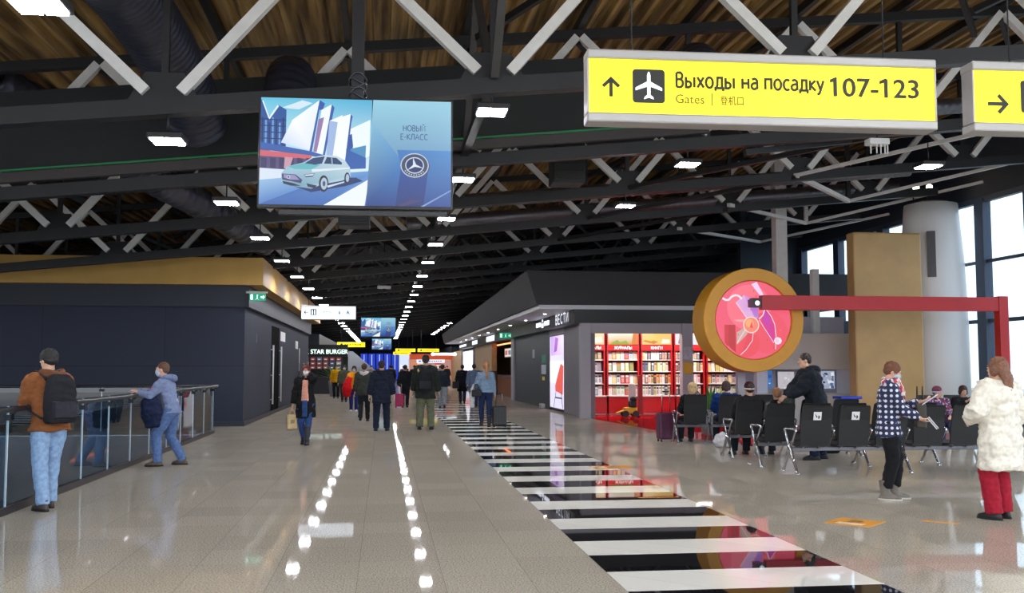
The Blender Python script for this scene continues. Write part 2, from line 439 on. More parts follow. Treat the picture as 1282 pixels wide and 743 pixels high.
while x < 16.0:
    for dx, dz in ((0,0),(.10,0),(.13,.09),(.25,.09),(.28,0)):
        prof.append((x+dx, ZS(x+dx)+HT+.16+dz))
    x += .28
va = [mb.bm.verts.new((px,-2,pz)) for px,pz in prof]; vb = [mb.bm.verts.new((px,45,pz)) for px,pz in prof]; va2 = [mb.bm.verts.new((px,-2,pz+.001)) for px,pz in prof[:0]]
for i in range(len(prof)-1): mb.bm.faces.new((va[i],va[i+1],vb[i+1],vb[i]))
mb.build('ceiling', mdeck, struct=True)
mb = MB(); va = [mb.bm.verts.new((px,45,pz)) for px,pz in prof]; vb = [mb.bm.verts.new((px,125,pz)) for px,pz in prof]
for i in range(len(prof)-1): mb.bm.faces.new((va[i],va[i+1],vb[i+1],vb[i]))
mb.build('ceiling_far', mat('shaded_ribbed_roof_sheet', (34,34,38), .6, 0, .2, .8), struct=True)  # same deck farther on, its shade put into a dark base colour

# purlins under the deck (one per half bay)
for j, X in enumerate([XN[0]-1.93+1.935*i for i in range(0, 16)]):
    mb = MB(); mb.box(X-.05, X+.05, -2, 122, ZS(X)+HT+.0, ZS(X)+HT+.15); mb.build('trim_%d' % (j+1), steel_dark, struct=True)

# main trusses
steel_mid = mat('shaded_truss_steel', (92,92,94), .45)  # pale brace steel again, greyed in colour for the dimmer far trusses
def truss(Y, idx, full):
    t = thing('roof_truss', 'dark roof truss with pale V braces spanning the hall, number %d from the camera' % (idx+1), 'roof truss', (0, Y, 0), group='trusses across the hall')
    xa, xb = XN[0]-1.93, XN[-1]+1.93
    mb = MB(); mb.bar((xa,0,ZS(xa)), (xb,0,ZS(xb)), .2, .2); 
    mb.build('bottom_chord', steel_dark, t)
    mb = MB(); mb.bar((xa,0,ZS(xa)+HT-.08), (xb,0,ZS(xb)+HT-.08), .16, .16); mb.build('top_chord', steel_dark, t)
    for X in XN:
        z0 = ZS(X)+.06
        mb = MB(); mb.poly([(X-.42,-.012,z0),(X+.42,-.012,z0),(X+.22,-.012,z0+.36),(X-.22,-.012,z0+.36)], (0,.024,0)); mb.build('gusset_plate', steel_dark, t)
        for sgn in (-1,1):
            p0 = Vector((X+sgn*.20,-.03,z0+.12)); p1 = Vector((X+sgn*1.9,-.03,ZS(X+sgn*1.9)+HT-.12))
            mb = MB(); mb.bar(p0, p1, .13 if full else .08, .13 if full else .08, up=(0,1,0)); mb.build('brace', steel_pale if full else steel_mid, t)
    # short dark posts carried on the top side
    if full:
        for X in XN:
            mb = MB(); mb.bar((X, .05, ZS(X)+.1), (X, .05, ZS(X)+HT-.1), .08); mb.build('post', steel_dark, t)
    return t
for k, Y in enumerate(YT):
    if Y > 9: truss(Y, k-2, k < 8)
    elif Y > 3: pass
# lengthwise trusses along the lamp rows
for j, X in enumerate(XN[4:5]):
    nm = ['far left','third left','second left','above the left lamp row','above the middle lamp row','above the right lamp row','right of the right lamp row','far right'][j+1] if j < 7 else ''
    t = thing('lengthwise_truss', 'dark truss running down the hall above the middle lamp row', 'roof truss', (X, 0, ZS(X)))
    mb = MB(); mb.bar((0,11.9,.12), (0,117.5,.12), .12, .12); mb.build('bottom_chord', steel_dark, t)
    for k, Y in enumerate(YT[2:18]):
        for sgn in (-1, 1):
            mb = MB(); mb.bar((.0,Y+sgn*.15,.1), (.0,Y+sgn*2.2,HT-.1), .1, .1, up=(1,0,0)); mb.build('brace', mat('grey_painted_steel', (66,65,66), .5, 0, .1, 4), t)
# dark secondary bracing in the roof plane
t = thing('roof_bracing', 'thin dark cross braces just below the ribbed roof sheet', 'roof bracing', (0,0,0))
n = 0
for k in range(0, 9):
    Y = YT[k+2]
    for j in range(1, 7):
        X = XN[j]+1.93
        if n >= 96: break
        mb = MB(); mb.bar((X, Y, ZS(X)+HT-.2), (X+(1.93 if (j+k) % 2 else -1.93), Y+2.2, ZS(X)+HT-.95), .08, .1); mb.build('brace', steel_dark, t); n += 1

# lamps; far right and outermost left rows are added out of view for light
lampA = None
rows = [(-2.52, 4.2, range(-3, 22)), (1.28, 4.67, range(-3, 23)), (5.12, 5.02, [-3,-2,-1,0,1,2,15,16,17,18,19,20,21]), (9.5, 5.1, range(-3, 2)), (13.2, 5.4, range(-3, 2)), (-6.4, 3.9, range(-3, 1))]
nm = {-2.52:'left', 1.28:'middle', 5.12:'right', 9.5:'second right', 13.2:'far right', -6.4:'added unseen outermost left'}  # the far right row is added and unseen too
for X, z, ks in rows:
    for k in ks:
        Y = 11.9+4.42*k
        lab = 'white square LED lamp in the %s ceiling row, %d from the near end' % (nm[X], k+4)
        if lampA is None:
            lampA = thing('ceiling_lamp', lab, 'ceiling lamp', (X, Y, z), group='square lamps hanging under the roof trusses')
            MB().box(-.2,.2,-.2,.2,.0,.07, bev=.012).build('housing', steel_dark, lampA)
            mb = MB()
            for a in (-1,1):
                for b_ in (-1,1): mb.box(a*.09-.078, a*.09+.078, b_*.09-.078, b_*.09+.078, -.014, -.001)
            mb.build('diffuser', lamp_white, lampA)
            mb = MB(); mb.tube([(0,0,.07),(0,0,.42)], .012, 6); mb.bar((-.12,0,.08),(.12,0,.08),.02); mb.build('hanger', steel_dark, lampA)
        else: copy_tree(lampA, (X, Y, z), 0, lab)

# deep smoke curtain girder with a green lower edge
t = thing('smoke_curtain', 'deep black smoke curtain with a thin green lower edge across the hall', 'smoke curtain', (0, 15.95, 0))
mb = MB(); xa, xb = -16., 5.4
mb.poly([(xa,0,ZS(xa)+.3),(xb,0,ZS(xb)+.3),(xb,0,ZS(xb)+1.52),(xa,0,ZS(xa)+1.52)], (0,.05,0)); mb.build('curtain', mat('black_smoke_cloth', (27,30,32), .7, 0, .15, 1.2), t)
mb = MB(); mb.bar((xa,-.02,ZS(xa)+.29),(xb,-.02,ZS(xb)+.29),.03,.03); mb.build('green_edge', mat('green_cable', (20,120,70), .5), t)
mb = MB(); mb.bar((xa,.1,ZS(xa)+.2),(xb,.1,ZS(xb)+.2),.12,.16); mb.build('bottom_rail', mat('dark_brown_rail',(60,54,54),.5), t)

# ducts
M_duct = mat('dark_duct_wrap', (44,46,60), .4, .2, .2, 3)
M_spiral = mat('spiral_duct_metal', (120,120,128), .35, .8, .1, 8)
def ribbed(pts, r, n=18, pitch=.12, amp=.03):
    # resample the path and ripple the radius
    P = [Vector(p) for p in pts]; out = []; rs = []
    L = [0.]
    for a, b in zip(P, P[1:]): L.append(L[-1]+(b-a).length)
    s = 0.; k = 0
    while s < L[-1]:
        while L[k+1] < s: k += 1
        u = (s-L[k])/max(1e-6, L[k+1]-L[k]); out.append(P[k].lerp(P[k+1], u)); rs.append(r*(1+amp*math.sin(2*PI*s/pitch))); s += pitch/4
    return MB().tube(out, rs, n)
def bend(a, b, c, n=10):
    a, b, c = Vector(a), Vector(b), Vector(c)
    return [a*(1-t)**2+b*2*t*(1-t)+c*t*t for t in [i/n for i in range(n+1)]]
def duct(label, pts, r, m=M_duct, **k):
    o = ribbed(pts, r, **k).build('air_duct', m); return tag(o, label, 'air duct')
duct('thick dark wrapped duct bending down between the first pale V brace at upper left', [(-3.3,9.4,6.1)]+bend((-3.2,11.3,6.1),(-3.0,13.4,6.1),(-2.85,15.0,5.45))+[(-2.82,15.4,5.15)], .42)
duct('dark arched duct mouth behind the top left corner of the large screen', bend((-1.45,15.7,6.0),(-1.45,15.0,6.15),(-1.45,14.85,5.0)), .36)
duct('dark arched duct above the left end of the yellow gate sign', bend((5.0,15.7,6.5),(5.0,15.0,6.6),(4.9,14.85,5.6)), .34)
duct('crumpled dark duct crossing behind trusses above the left building', bend((-6.6,17.5,6.4),(-5.2,19.5,5.7),(-4.9,22.0,5.6))+bend((-4.8,22.3,5.55),(-4.2,24,5.4),(-3.2,27.5,4.9))[1:], .34, mat('crumpled_foil_duct',(84,86,100),.3,.5,.3,6), amp=.06, pitch=.3)
duct('silvery spiral duct running across the hall behind the second lamp row', [(-1.,23.2,5.2),(13,23.2,6.5)], .17, M_spiral, pitch=.16)
duct('silvery spiral duct crossing right behind the yellow sign', [(1.6,18.6,5.9),(14,18.6,7.1)], .16, M_spiral, pitch=.16)
duct('silvery spiral duct further down the hall above the shop roof', [(0.6,27.5,5.5),(15,27.5,6.9)], .2, M_spiral, pitch=.2)
for (x,y,z,w,h,l) in [(-.6,20.0,4.35,.62,.42,'black box unit under the trusses behind the large screen'), (3.5,18.9,5.1,.62,1.0,'tall black box unit hanging under the roof right of the middle lamps')]:
    t = thing('air_unit', l, 'ventilation unit', (x,y,z))
    MB().box(-w/2,w/2,-.3,.3,0,h,bev=.02).build('casing', mat('black_unit_casing',(26,27,30),.5), t)
    mb = MB()
    for q in range(6): mb.box(-w/2+.05,w/2-.05,-.315,-.3,.06+q*(h-.12)/6,.06+q*(h-.12)/6+.02)
    mb.build('grille', steel_dark, t)
    mb = MB(); [mb.tube([(sx*w*.4,0,h),(sx*w*.4,0,h+ (1.1 if h>.6 else 1.4))],.012,6) for sx in (-1,1)]; mb.build('hanger', steel_dark, t)
# right-hand fan bracing under the roof near the glazing
t = thing('wind_bracing', 'slanting pale edged steel struts fanning out under the roof at right', 'roof bracing', (0,0,0))
for a, b, w, pale in [((6.2,16.5,5.3),(11.5,17.5,6.2),.1,0),((8.9,20.6,5.75),(12.0,24.5,5.9),.1,1),((12.0,24.5,5.9),(15.8,20.5,6.6),.07,1),((8.9,20.6,5.75),(12.5,14.0,6.0),.07,1),((8.9,24.9,5.8),(12.6,28.5,5.9),.09,1),((12.6,28.5,5.9),(15.8,24.5,6.5),.07,1),((8.9,29.4,5.8),(12.9,33,5.9),.09,1),((12.9,33,5.9),(15.8,29.5,6.4),.07,1),((5.2,20.6,5.4),(8.9,16.3,5.7),.09,0),((5.2,25,5.4),(8.9,20.6,5.7),.09,0),((5.2,29.5,5.4),(8.9,25,5.7),.09,0),((12.0,24.5,5.9),(12.0,24.5,7.9),.1,0),((12.6,28.5,5.9),(12.6,28.5,7.9),.1,1)]:
    mb = MB(); mb.bar(a, b, w, w); mb.build('strut', steel_pale if pale else steel_dark, t)

# ---------------------------------------------------------------- left building
LY = 27.46
MB().box(-24, -3.7, LY, 50.5, 0, 3.18).build('wall_left', M_navy, struct=True)
MB().box(-24, -3.58, LY-.12, 50.5, 3.18, 3.75).build('trim_left_fascia', M_fascia, struct=True)
MB().box(-24, -3.2, LY-.35, 51.5, 3.75, 4.48, bev=.01).build('trim_left_cornice', M_tan, struct=True)
MB().box(-24, -3.66, LY-.03, 50.5, 0, .12).build('baseboard_left', mat('dark_skirting',(40,42,50),.4), struct=True)
# downlights grazing the tan cornice
for i, yy in enumerate((31.0, 36.4, 42.0, 48)):
    t = thing('wall_spotlight', 'small spotlight grazing the tan cornice, number %d from its corner' % (i+1), 'spotlight', (-3.04, yy, 4.62), group='spotlights on the tan cornice')
    MB().cyl((0,0,-.02), .045, .12, 16).build('housing', steel_dark, t)
    MB().bar((0,0,.05), (-.25,0,-.12), .02).build('bracket', steel_dark, t)
    l = bpy.data.lights.new('spot', 'SPOT'); l.energy = 22; l.spot_size = R(65); l.spot_blend = .8; l.color = (1,.86,.6); l.shadow_soft_size = .03
    lo = bpy.data.objects.new('bulb', l); COL.objects.link(lo); lo.parent = t; lo.location = (0,0,-.04); lo.rotation_euler = (0, R(8), 0)
# door slit and its long handles
t = MB().box(-3.72,-3.688, 34.0,36.4, 0, 2.95).build('door_1', mat('black_door_leaf',(8,8,9),.95,spec=.05), struct=True)
for yy in (33.86, 36.5):
    mb = MB(); mb.tube([(-3.62,yy,.35),(-3.62,yy,2.3)], .028, 10)
    for z in (.5,1.3,2.15): mb.tube([(-3.62,yy,z),(-3.7,yy,z)], .015, 8)
    mb.build('door_handle', white_paint, t)
def paper(x, y0, y1, z0, z1, label, rgb=(225,225,225)):
    o = MB().box(x, x+.006, y0, y1, z0, z1).build('paper_notice', mat('paper_%d_%d_%d' % rgb, rgb, .7)); return tag(o, label, 'notice')
paper(-3.6995, 36.9, 38.6, 2.52, 2.86, 'white paper notice beside the black door slit')
paper(-3.6995, 43.1, 44.3, 2.35, 2.68, 'small white pictogram sheet high on the slate wall')
paper(-3.6995, 45.0, 45.35, 1.4, 2.4, 'tall narrow white strip on the slate wall near its far end')
paper(-3.6995, 30.0, 30.12, 2.28, 2.55, 'faint grey restroom figure on the slate wall', (110,116,130))
t = thing('wall_terminal', 'slim grey terminal on the slate wall behind the woman in black', 'terminal', (-3.62, 45.6, 1.15))
MB().box(-.07,.1,-.35,.35,0,.6,bev=.02).build('housing', mat('grey_terminal',(82,86,92),.4), t); MB().box(.1,.11,-.28,.28,.2,.55).build('display', black_plastic, t)
def exit_sign(x,y,z,label,w=.42,h=.2, hang=True):
    t = thing('exit_sign', label, 'exit sign', (x,y,z))
    MB().box(-w/2,w/2,-.03,.03,-h,0,bev=.006).build('housing', mat('green_exit_panel',(10,110,80),.4,emit=(14,150,112),estr=.8), t)
    mb = MB(); mb.box(-w*.42,-w*.28,-.036,-.031,-h*.85,-h*.15)
    mb.box(-w*.05,w*.02,-.036,-.031,-h*.72,-h*.35); mb.bar((-w*.03,-.034,-h*.7),(-w*.12,-.034,-h*.88),.02,.005); mb.bar((0,-.034,-h*.7),(w*.08,-.034,-h*.86),.02,.005); mb.cyl((0,-.036,-h*.24),.018,.005,10,'Y')
    mb.poly([(w*.2,-.035,-h*.62),(w*.2,-.035,-h*.38),(w*.34,-.035,-h*.38),(w*.34,-.035,-h*.62)]); mb.poly([(w*.34,-.035,-h*.8),(w*.34,-.035,-h*.2),(w*.46,-.035,-h*.5)])
    mb.build('pictogram', mat('white_lit_pictogram',(230,255,245),.5,emit=(225,255,245),estr=.9), t)
    if hang: MB().box(-w*.7,w*.6,-.05,.05,.0,.05).build('rail', grey_alu, t)
    return t
exit_sign(-3.32, 27.0, 3.52, 'green exit sign under the tan cornice of the left building')

# balustrade round the void
t = thing('glass_balustrade', 'frameless glass balustrade with a dark handrail at the stair void', 'balustrade', (-4.0, 0, 0))
js = [4.2,5.6,7.0,8.5,10.0,11.4,12.86,14.1,15.4,16.7,18.0,19.4,20.7,22.0,23.3,24.5]
mb = MB(); mb.box(-.04,.04,4.2,24.54,-.02,.08); mb.build('base_channel', mat('dark_channel',(66,62,64),.4,.4), t)
for a, b_ in zip(js, js[1:]):
    MB().box(-.008,.008,a+.008,b_-.008,.06,1.15).build('glass_panel', M_glass_rail, t)
edge = mat('ground_glass_edge',(215,230,235),.25, emit=(200,215,225), estr=.0)
for y in js:
    MB().box(-.01,.01,y-.009,y+.009,.06,1.15).build('glass_edge', edge, t)
    mb = MB(); mb.box(-.012,.05,y-.05,y+.05,1.0,1.06); mb.tube([(.03,y,1.05),(.09,y,1.1)],.012,8); mb.build('rail_bracket', black_plastic, t)
mb = MB(); mb.tube([(.09,4.2,1.12),(.09,24.54,1.12)], .03, 12); mb.build('handrail', mat('dark_handrail',(34,33,38),.35), t)
t = thing('glass_balustrade', 'glass balustrade return across the far end of the stair void', 'balustrade', (0, 24.5, 0))
mb = MB(); mb.box(-10.4,-4.0,-.04,.04,-.02,.08); mb.build('base_channel', mat('dark_channel',(66,62,64)), t)
xs = [-4.03-1.25*i for i in range(6)]
for a, b_ in zip(xs, xs[1:]): MB().box(b_+.008,a-.008,-.008,.008,.06,1.15).build('glass_panel', M_glass_rail, t)
for x in xs:
    MB().box(x-.009,x+.009,-.01,.01,.06,1.15).build('glass_edge', edge, t)
    MB().box(x-.05,x+.05,-.05,.012,1.0,1.06).build('rail_bracket', black_plastic, t)
MB().tube([(-10.4,-.09,1.12),(-3.95,-.09,1.12)], .03, 12).build('handrail', mat('dark_handrail',(34,33,38)), t)

# ---------------------------------------------------------------- right building
RY = 30.35
mb = MB()
# sloped face of the roof edge, like a thick parapet
mb.rings([[(4.66,RY,3.5),(15.2,RY,3.5),(15.2,RY,4.55),(4.36,RY,4.55)], [(4.66,78,3.42),(15.2,78,3.42),(15.2,78,4.2),(4.5,78,4.1)]], smooth=False)
mb.build('wall_right_parapet', M_char, struct=True)
mb = MB(); mb.box(4.75, 13.4, RY+.02, 78, 3.36, 3.49); mb.build('ceiling_soffit', M_soffit, struct=True)
mb = MB(); mb.box(5.85, 13.4, RY, RY+.35, 2.93, 3.36); mb.box(5.85, 6.25, RY+.35, 78, 2.93, 3.36); mb.build('trim_right_sign_band', M_blackband, struct=True)
# soffit downlights
for i in range(9):
    yy = 33+i*4.6
    t = thing('downlight', 'small round downlight in the shop soffit, number %d from the corner' % (i+1), 'downlight', (5.35, yy, 3.355), group='downlights in the shop soffit')
    MB().cyl((0,0,-.012), .075, .02, 20).build('trim_ring', white_paint, t)
    MB().cyl((0,0,-.016), .055, .006, 20).build('lens', mat('downlight_lens',(255,255,255),.5,emit=(255,240,220),estr=30), t)
# side wall along the corridor, segment by segment
XW = 6.2
def wallseg(n, y0, y1, m, z0=0, z1=2.93, x0=XW, x1=XW+.3, name='wall_right'):
    return MB().box(x0,x1,y0,y1,z0,z1).build(name, m, struct=True)
wallseg(0, 37.2, 47.0, M_teal)
wallseg(0, 47.0, 48.0, M_greycol, x0=XW-.08, name='trim_right_door_post')
wallseg(0, 34.1, 37.2, M_greycol, z0=2.75, name='trim_right_lightbox_head')
MB().box(6.4,13.3,33.9,34.1,0,2.93).build('wall_shop_back', mat('shop_back_wall',(120,30,34),.6), struct=True)
MB().box(XW,XW+.3,RY+.05,34.1,0,2.93).build('wall_shop_side', mat('grey_shop_side',(128,124,132),.5), struct=True)
# brown doorway with wooden interior
M_wood = mat('brown_wood_panel',(120,72,40),.45,0,.35,6)
MB().box(XW+2.6,XW+2.8,48,68,0,2.93).build('wall_cafe_back', M_wood, struct=True)
MB().box(XW,XW+2.7,68.0,68.2,0,2.93).build('wall_cafe_far', mat('tan_board',(190,150,100),.5), struct=True)
t = thing('cafe_counter', 'brown slatted wooden cafe counter inside the shop doorway', 'counter', (XW+.33, 53.4, 0))
mb = MB(); mb.box(0,.7,-3.9,3.9,0,1.1,bev=.02); mb.build('body', mat('walnut_counter',(104,58,34),.4,0,.3,5), t)
mb = MB()
for q in range(25): mb.box(-.02,0,-3.85+q*.31,-3.7+q*.31,.08,1.02)
mb.build('slats', mat('oak_slats',(150,92,56),.5), t); MB().box(-.04,.76,-3.95,3.95,1.1,1.15,bev=.01).build('worktop', mat('dark_top',(40,30,28),.3), t)
t = thing('menu_screen', 'lit menu lightbox hanging over the wooden cafe counter', 'lightbox', (XW+.5, 53, 2.1))
MB().box(-.04,.04,-2,2,0,.5).build('frame', black_plastic, t)
picture('lit_panel', [((235,225,210),[(0,0),(3.9,0),(3.9,.44),(0,.44)]),((200,60,50),[(.2,.1),(1.2,.1),(1.2,.34),(.2,.34)]),((90,110,140),[(1.6,.1),(2.6,.1),(2.6,.34),(1.6,.34)]),((170,120,60),[(2.9,.1),(3.7,.1),(3.7,.34),(2.9,.34)])], screen_mat(.9), t, SIDE_L(-.042,1.95,.03))
t = thing('lit_strip', 'orange glowing strip lamp above the cafe doorway', 'lamp', (XW+.3, 53, 2.8)); MB().box(0,.05,-4.4,4.4,0,.05).build('diffuser', mat('warm_strip',(255,150,90),.5,emit=(255,130,70),estr=6), t)
MB().box(.05,.07,-4.4,4.4,-.02,.13).build('housing', black_plastic, t)
# tan panel, white lightbox, far pale wall
wallseg(0, 57.5, 68.0, mat('light_oak_wall',(196,160,116),.5,0,.12,4), z0=1.35)
wallseg(0, 57.5, 68.0, mat('patterned_brown_wall',(92,72,66),.5,0,.5,3), z0=0, z1=1.35)
wallseg(0, 68.0, 69.4, M_blackband); wallseg(0, 80.4, 98, mat('pale_oak_wall',(206,172,120),.5,0,.1,4))
wallseg(0, 78.6, 80.4, M_blackband)
t = thing('lightbox', 'tall bright white advertising lightbox in the corridor wall', 'lightbox', (XW, 74, 0))
MB().box(0,.2,-4.6,4.6,.1,2.85).build('frame', mat('blue_frame',(40,60,150),.4), t)
picture('lit_panel', [((238,240,255),[(0,0),(8.6,0),(8.6,2.5),(0,2.5)]),((240,170,180),[(2.6,.5),(5.9,.5),(5.9,1.1),(2.6,1.1)]),((220,60,70),[(3.2,.66),(4.9,.66),(4.9,.9),(3.2,.9)])], screen_mat(1.6), t, SIDE_L(-.004,4.3,.25))
t = thing('lightbox', 'bright lightbox with a red chair poster beside the news shop corner', 'lightbox', (XW, 35.6, 0))
MB().box(0,.2,-1.5,1.5,.05,2.75).build('frame', black_plastic, t)
ch = [((214,208,232),[(0,0),(2.9,0),(2.9,2.6),(0,2.6)]), ([(190,150,220),(220,200,240),(225,215,240),(180,130,215)],[(.2,1.9),(2.9,1.9),(2.9,2.6),(.2,2.6)]), ((150,70,180),[(.9,2.0),(1.5,2.05),(1.8,2.5),(1.2,2.55)]), ((236,236,246),[(0,.9),(2.9,.9),(2.9,1.7),(0,1.7)]),
      ((214,84,72),[(1.2,.62),(2.7,.5),(2.85,1.5),(2.3,1.6),(1.7,1.2),(1.15,.8)]), ((40,40,60),[(1.3,.62),(1.4,.62),(.9,.02),(.8,.02)]), ((40,40,60),[(2.3,.6),(2.4,.6),(2.75,.02),(2.65,.02)]), ((40,40,60),[(1.2,.35),(2.6,.35),(2.6,.4),(1.2,.4)])]
picture('lit_panel', ch, screen_mat(1.25), t, SIDE_L(-.004,1.45,.1))
# small plates on the teal shutter
for (y0,y1,z0,z1,rgb,l) in [(38.0,39.0,1.74,2.05,(70,150,130),'small green notice on the dark teal wall'),(38.0,39.1,1.3,1.66,(220,232,240),'white paper notice on the dark teal wall'),(38.3,38.9,1.06,1.2,(230,220,90),'round yellow sticker on the dark teal wall'),(40.9,41.5,1.95,2.3,(190,190,200),'small grey paper scrap on the dark teal wall')]:
    o = MB().box(XW-.006,XW-.001,y0,y1,z0,z1).build('paper_notice', mat('paper_%d_%d_%d' % rgb, rgb, .6)); tag(o, l, 'notice')
t = thing('wall_sensor', 'small bright white box at the foot of the dark teal wall', 'floor box', (XW-.1, 38.4, 0)); MB().box(-.06,.08,-.3,.3,0,.16,bev=.01).build('housing', white_paint, t); MB().box(-.065,-.06,-.2,.2,.04,.1).build('plate', grey_alu, t)
exit_sign(5.62, 46.0, 3.16, 'green exit sign above the cafe doorway on the right', .62, .26, False)
# letter signs on the band
lit_white = mat('lit_white_letters',(255,255,255),.5,emit=(235,240,255),estr=1.5)
t = thing('shop_sign', 'white lit ВЕСТИ letters on the black band of the news shop', 'sign', (5.85, 33.7, 2.99))
strokes('lettering', 'ВЕСТИ', lit_white, t, .3, (-.02,0,.03), 2.4, .15, 'X', .22)
MB().box(-.008,-.001,-2.55,.1,-.03,.36).build('back_plate', M_blackband, t)
t = thing('shop_sign', 'lit white sign with a small figure left of the news shop letters', 'sign', (5.85, 38.1, 3.02))
mb = MB()
for q in [(-.0,-.28),(-.34,-.5),(-.56,-.8),(-.86,-1.15),(-1.9,-2.1),(-2.16,-2.4),(-2.46,-2.7),(-2.76,-3.0)]: mb.box(-.02,0,q[1],q[0],.06,.22)
mb.box(-.02,0,-1.7,-1.35,.0,.16); mb.cyl((-.02,-1.52,.26),.06,.02,12,'X'); mb.build('lettering', lit_white, t)
MB().box(-.006,-.001,-3.1,.1,-.04,.34).build('back_plate', M_blackband, t)
for y0,y1,z0,z1,l in [(52.8,57.0,2.98,3.3,'square white lit sign above the cafe'),(62.6,66.2,3.02,3.3,'white lit sign above the oak wall'),(71.0,77.2,3.05,3.24,'farthest row of white lit letters on the shop band')]:
    t = thing('shop_sign', l, 'sign', (5.85, y1, z0)); mb = MB(); w = y1-y0; n = 5
    for q in range(n): mb.box(-.02,0,-w*(q+.86)/n,-w*(q+.08)/n,.03,z1-z0-.03)
    mb.build('lettering', lit_white, t); MB().box(-.008,-.001,-w,0,0,z1-z0).build('back_plate', mat('pale_backing',(190,196,205),.5,emit=(190,200,215),estr=.5), t)

# front portal of the news shop
for x0, x1, nme in [(6.02,6.33,'left'),(9.24,9.58,'right')]:
    MB().box(x0,x1,RY-.12,RY+.2,0,2.93,bev=.008).build('trim_portal_post_'+nme, M_greycol, struct=True)
MB().box(6.33,9.24,RY-.06,RY+.2,2.62,2.93).build('trim_portal_head', M_greycol, struct=True)
MB().box(9.58,13.4,RY-.06,RY+.2,2.7,2.93).build('trim_portal_head_right', M_greycol, struct=True)
MB().box(13.3,13.5,RY,34,0,3.4).build('wall_shop_right', mat('grey_shop_side',(128,124,132)), struct=True)
MB().box(6.4,13.3,RY+.3,33.9,2.9,2.93).build('ceiling_shop', mat('shop_ceiling',(220,215,215),.6), struct=True)
for i, (x,y) in enumerate([(7.4,31.6),(8.9,31.6),(10.4,31.6),(12,31.6)]):
    t = thing('panel_lamp', 'flat white lamp in the news shop ceiling, number %d from the left' % (i+1), 'ceiling lamp', (x,y,2.88), group='news shop ceiling lamps')
    MB().box(-.3,.3,-.3,.3,0,.02).build('frame', white_paint, t); MB().box(-.27,.27,-.27,.27,-.008,0).build('diffuser', mat('shop_lamp',(255,255,255),.5,emit=(255,244,235),estr=60), t)
# notices on the right post
paper_ = MB().box(9.27,9.55,RY-.135,RY-.122,1.36,1.72).build('paper_notice', mat('yellow_notice',(226,176,60),.6)); tag(paper_, 'yellow notice on the right grey post of the news shop', 'notice')
paper_ = MB().box(9.27,9.55,RY-.135,RY-.122,1.80,2.2).build('paper_notice', mat('pale_notice',(190,192,205),.6,0,.3,30)); tag(paper_, 'pale notice sheet above the yellow one on the grey post', 'notice')

# shelving units
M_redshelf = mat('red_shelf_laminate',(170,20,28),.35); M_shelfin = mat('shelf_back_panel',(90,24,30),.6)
SY = 32.55
def shelf_unit(x0, x1, label, head, pics, cols=(170,20,28)):
    w = x1-x0
    t = thing('shelf_unit', label, 'shelf unit', (x0, SY, 0))
    mb = MB(); mb.box(0,.05,0,.55,.62,2.72); mb.box(w-.05,w,0,.55,.62,2.72); mb.build('side_panels', M_redshelf, t)
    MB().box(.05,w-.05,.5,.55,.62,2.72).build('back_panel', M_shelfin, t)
    mb = MB(); mb.box(0,w,-.22,.55,.06,.6,bev=.01); mb.build('base_cabinet', M_redshelf, t)
    MB().box(.02,w-.02,-.19,.5,0,.06).build('plinth', mat('pale_plinth',(200,190,186),.4), t)
    MB().box(0,w,-.25,.5,.6,.635).build('ledge', mat('white_ledge',(225,215,215),.4), t)
    for z in (1.02,1.43,1.82): MB().box(.05,w-.05,.02,.5,z-.025,z).build('shelf', mat('white_ledge',(225,215,215)), t)
    MB().box(0,w,-.02,.5,2.12,2.3).build('header', M_redshelf, t)
    if head: strokes('lettering', head, mat('white_header_ink',(245,225,225),.5,emit=(255,235,235),estr=.5), t, .095, (w*.5-(.3 if len(head) > 5 else .2),-.026,2.165), .6 if len(head) > 5 else .4, .2)
    MB().box(.03,w-.03,-.015,.2,2.31,2.72).build('lightbox_frame', M_redshelf, t)
    picture('lightbox_photo', pics, screen_mat(1.1), t, FRONT(.04,-.018,2.32) @ Matrix.Diagonal((w-.08,.38,1,1)))
    return t
food = [((236,206,150),[(0,0),(1,0),(1,1),(0,1)]),((250,240,220),[(.5,.1),(.95,.2),(.9,.7),(.55,.6)]),((180,110,60),[(.05,.5),(.4,.4),(.45,.9),(.1,.95)]),((150,90,60),[(.2,0),(.5,0),(.45,.3),(.25,.35)])]
grass = [([(210,150,60),(190,160,70),(250,246,225),(250,248,235)],[(0,0),(1,0),(1,1),(0,1)]),((150,170,60),[(.05,0),(.7,0),(.6,.35),(.4,.2),(.3,.4),(.15,.2)]),((214,120,40),[(.78,0),(1,0),(1,1),(.84,1)])]
toast = [((236,196,110),[(0,0),(1,0),(1,1),(0,1)]),((206,130,40),[(.02,.3),(.4,.05),(.55,.25),(.2,.55)]),((240,200,90),[(.02,.45),(.3,.3),(.75,.7),(.4,.85)]),((250,240,225),[(.65,.1),(.95,.1),(.95,.45),(.7,.5)])]
snow = [((224,226,230),[(0,0),(1,0),(1,1),(0,1)]),((120,116,120),[(.1,.1),(.5,.2),(.4,.8),(.15,.7)])]
shelf_unit(6.42, 7.30, 'red magazine shelf unit half behind the left grey post', 'ЖУРНАЛЫ', food)
shelf_unit(7.36, 8.46, 'red magazine shelf unit with a meadow photo, left of the book shelf', 'ЖУРНАЛЫ', grass)
shelf_unit(8.52, 9.60, 'red book shelf unit under a golden bread photo', 'КНИГИ', toast)
shelf_unit(9.66, 10.72, 'red book shelf unit right of the grey post and its yellow notice', '', snow)
shelf_unit(10.78, 11.95, 'shelf unit full of cream coloured packets beneath the round sign', '', snow)
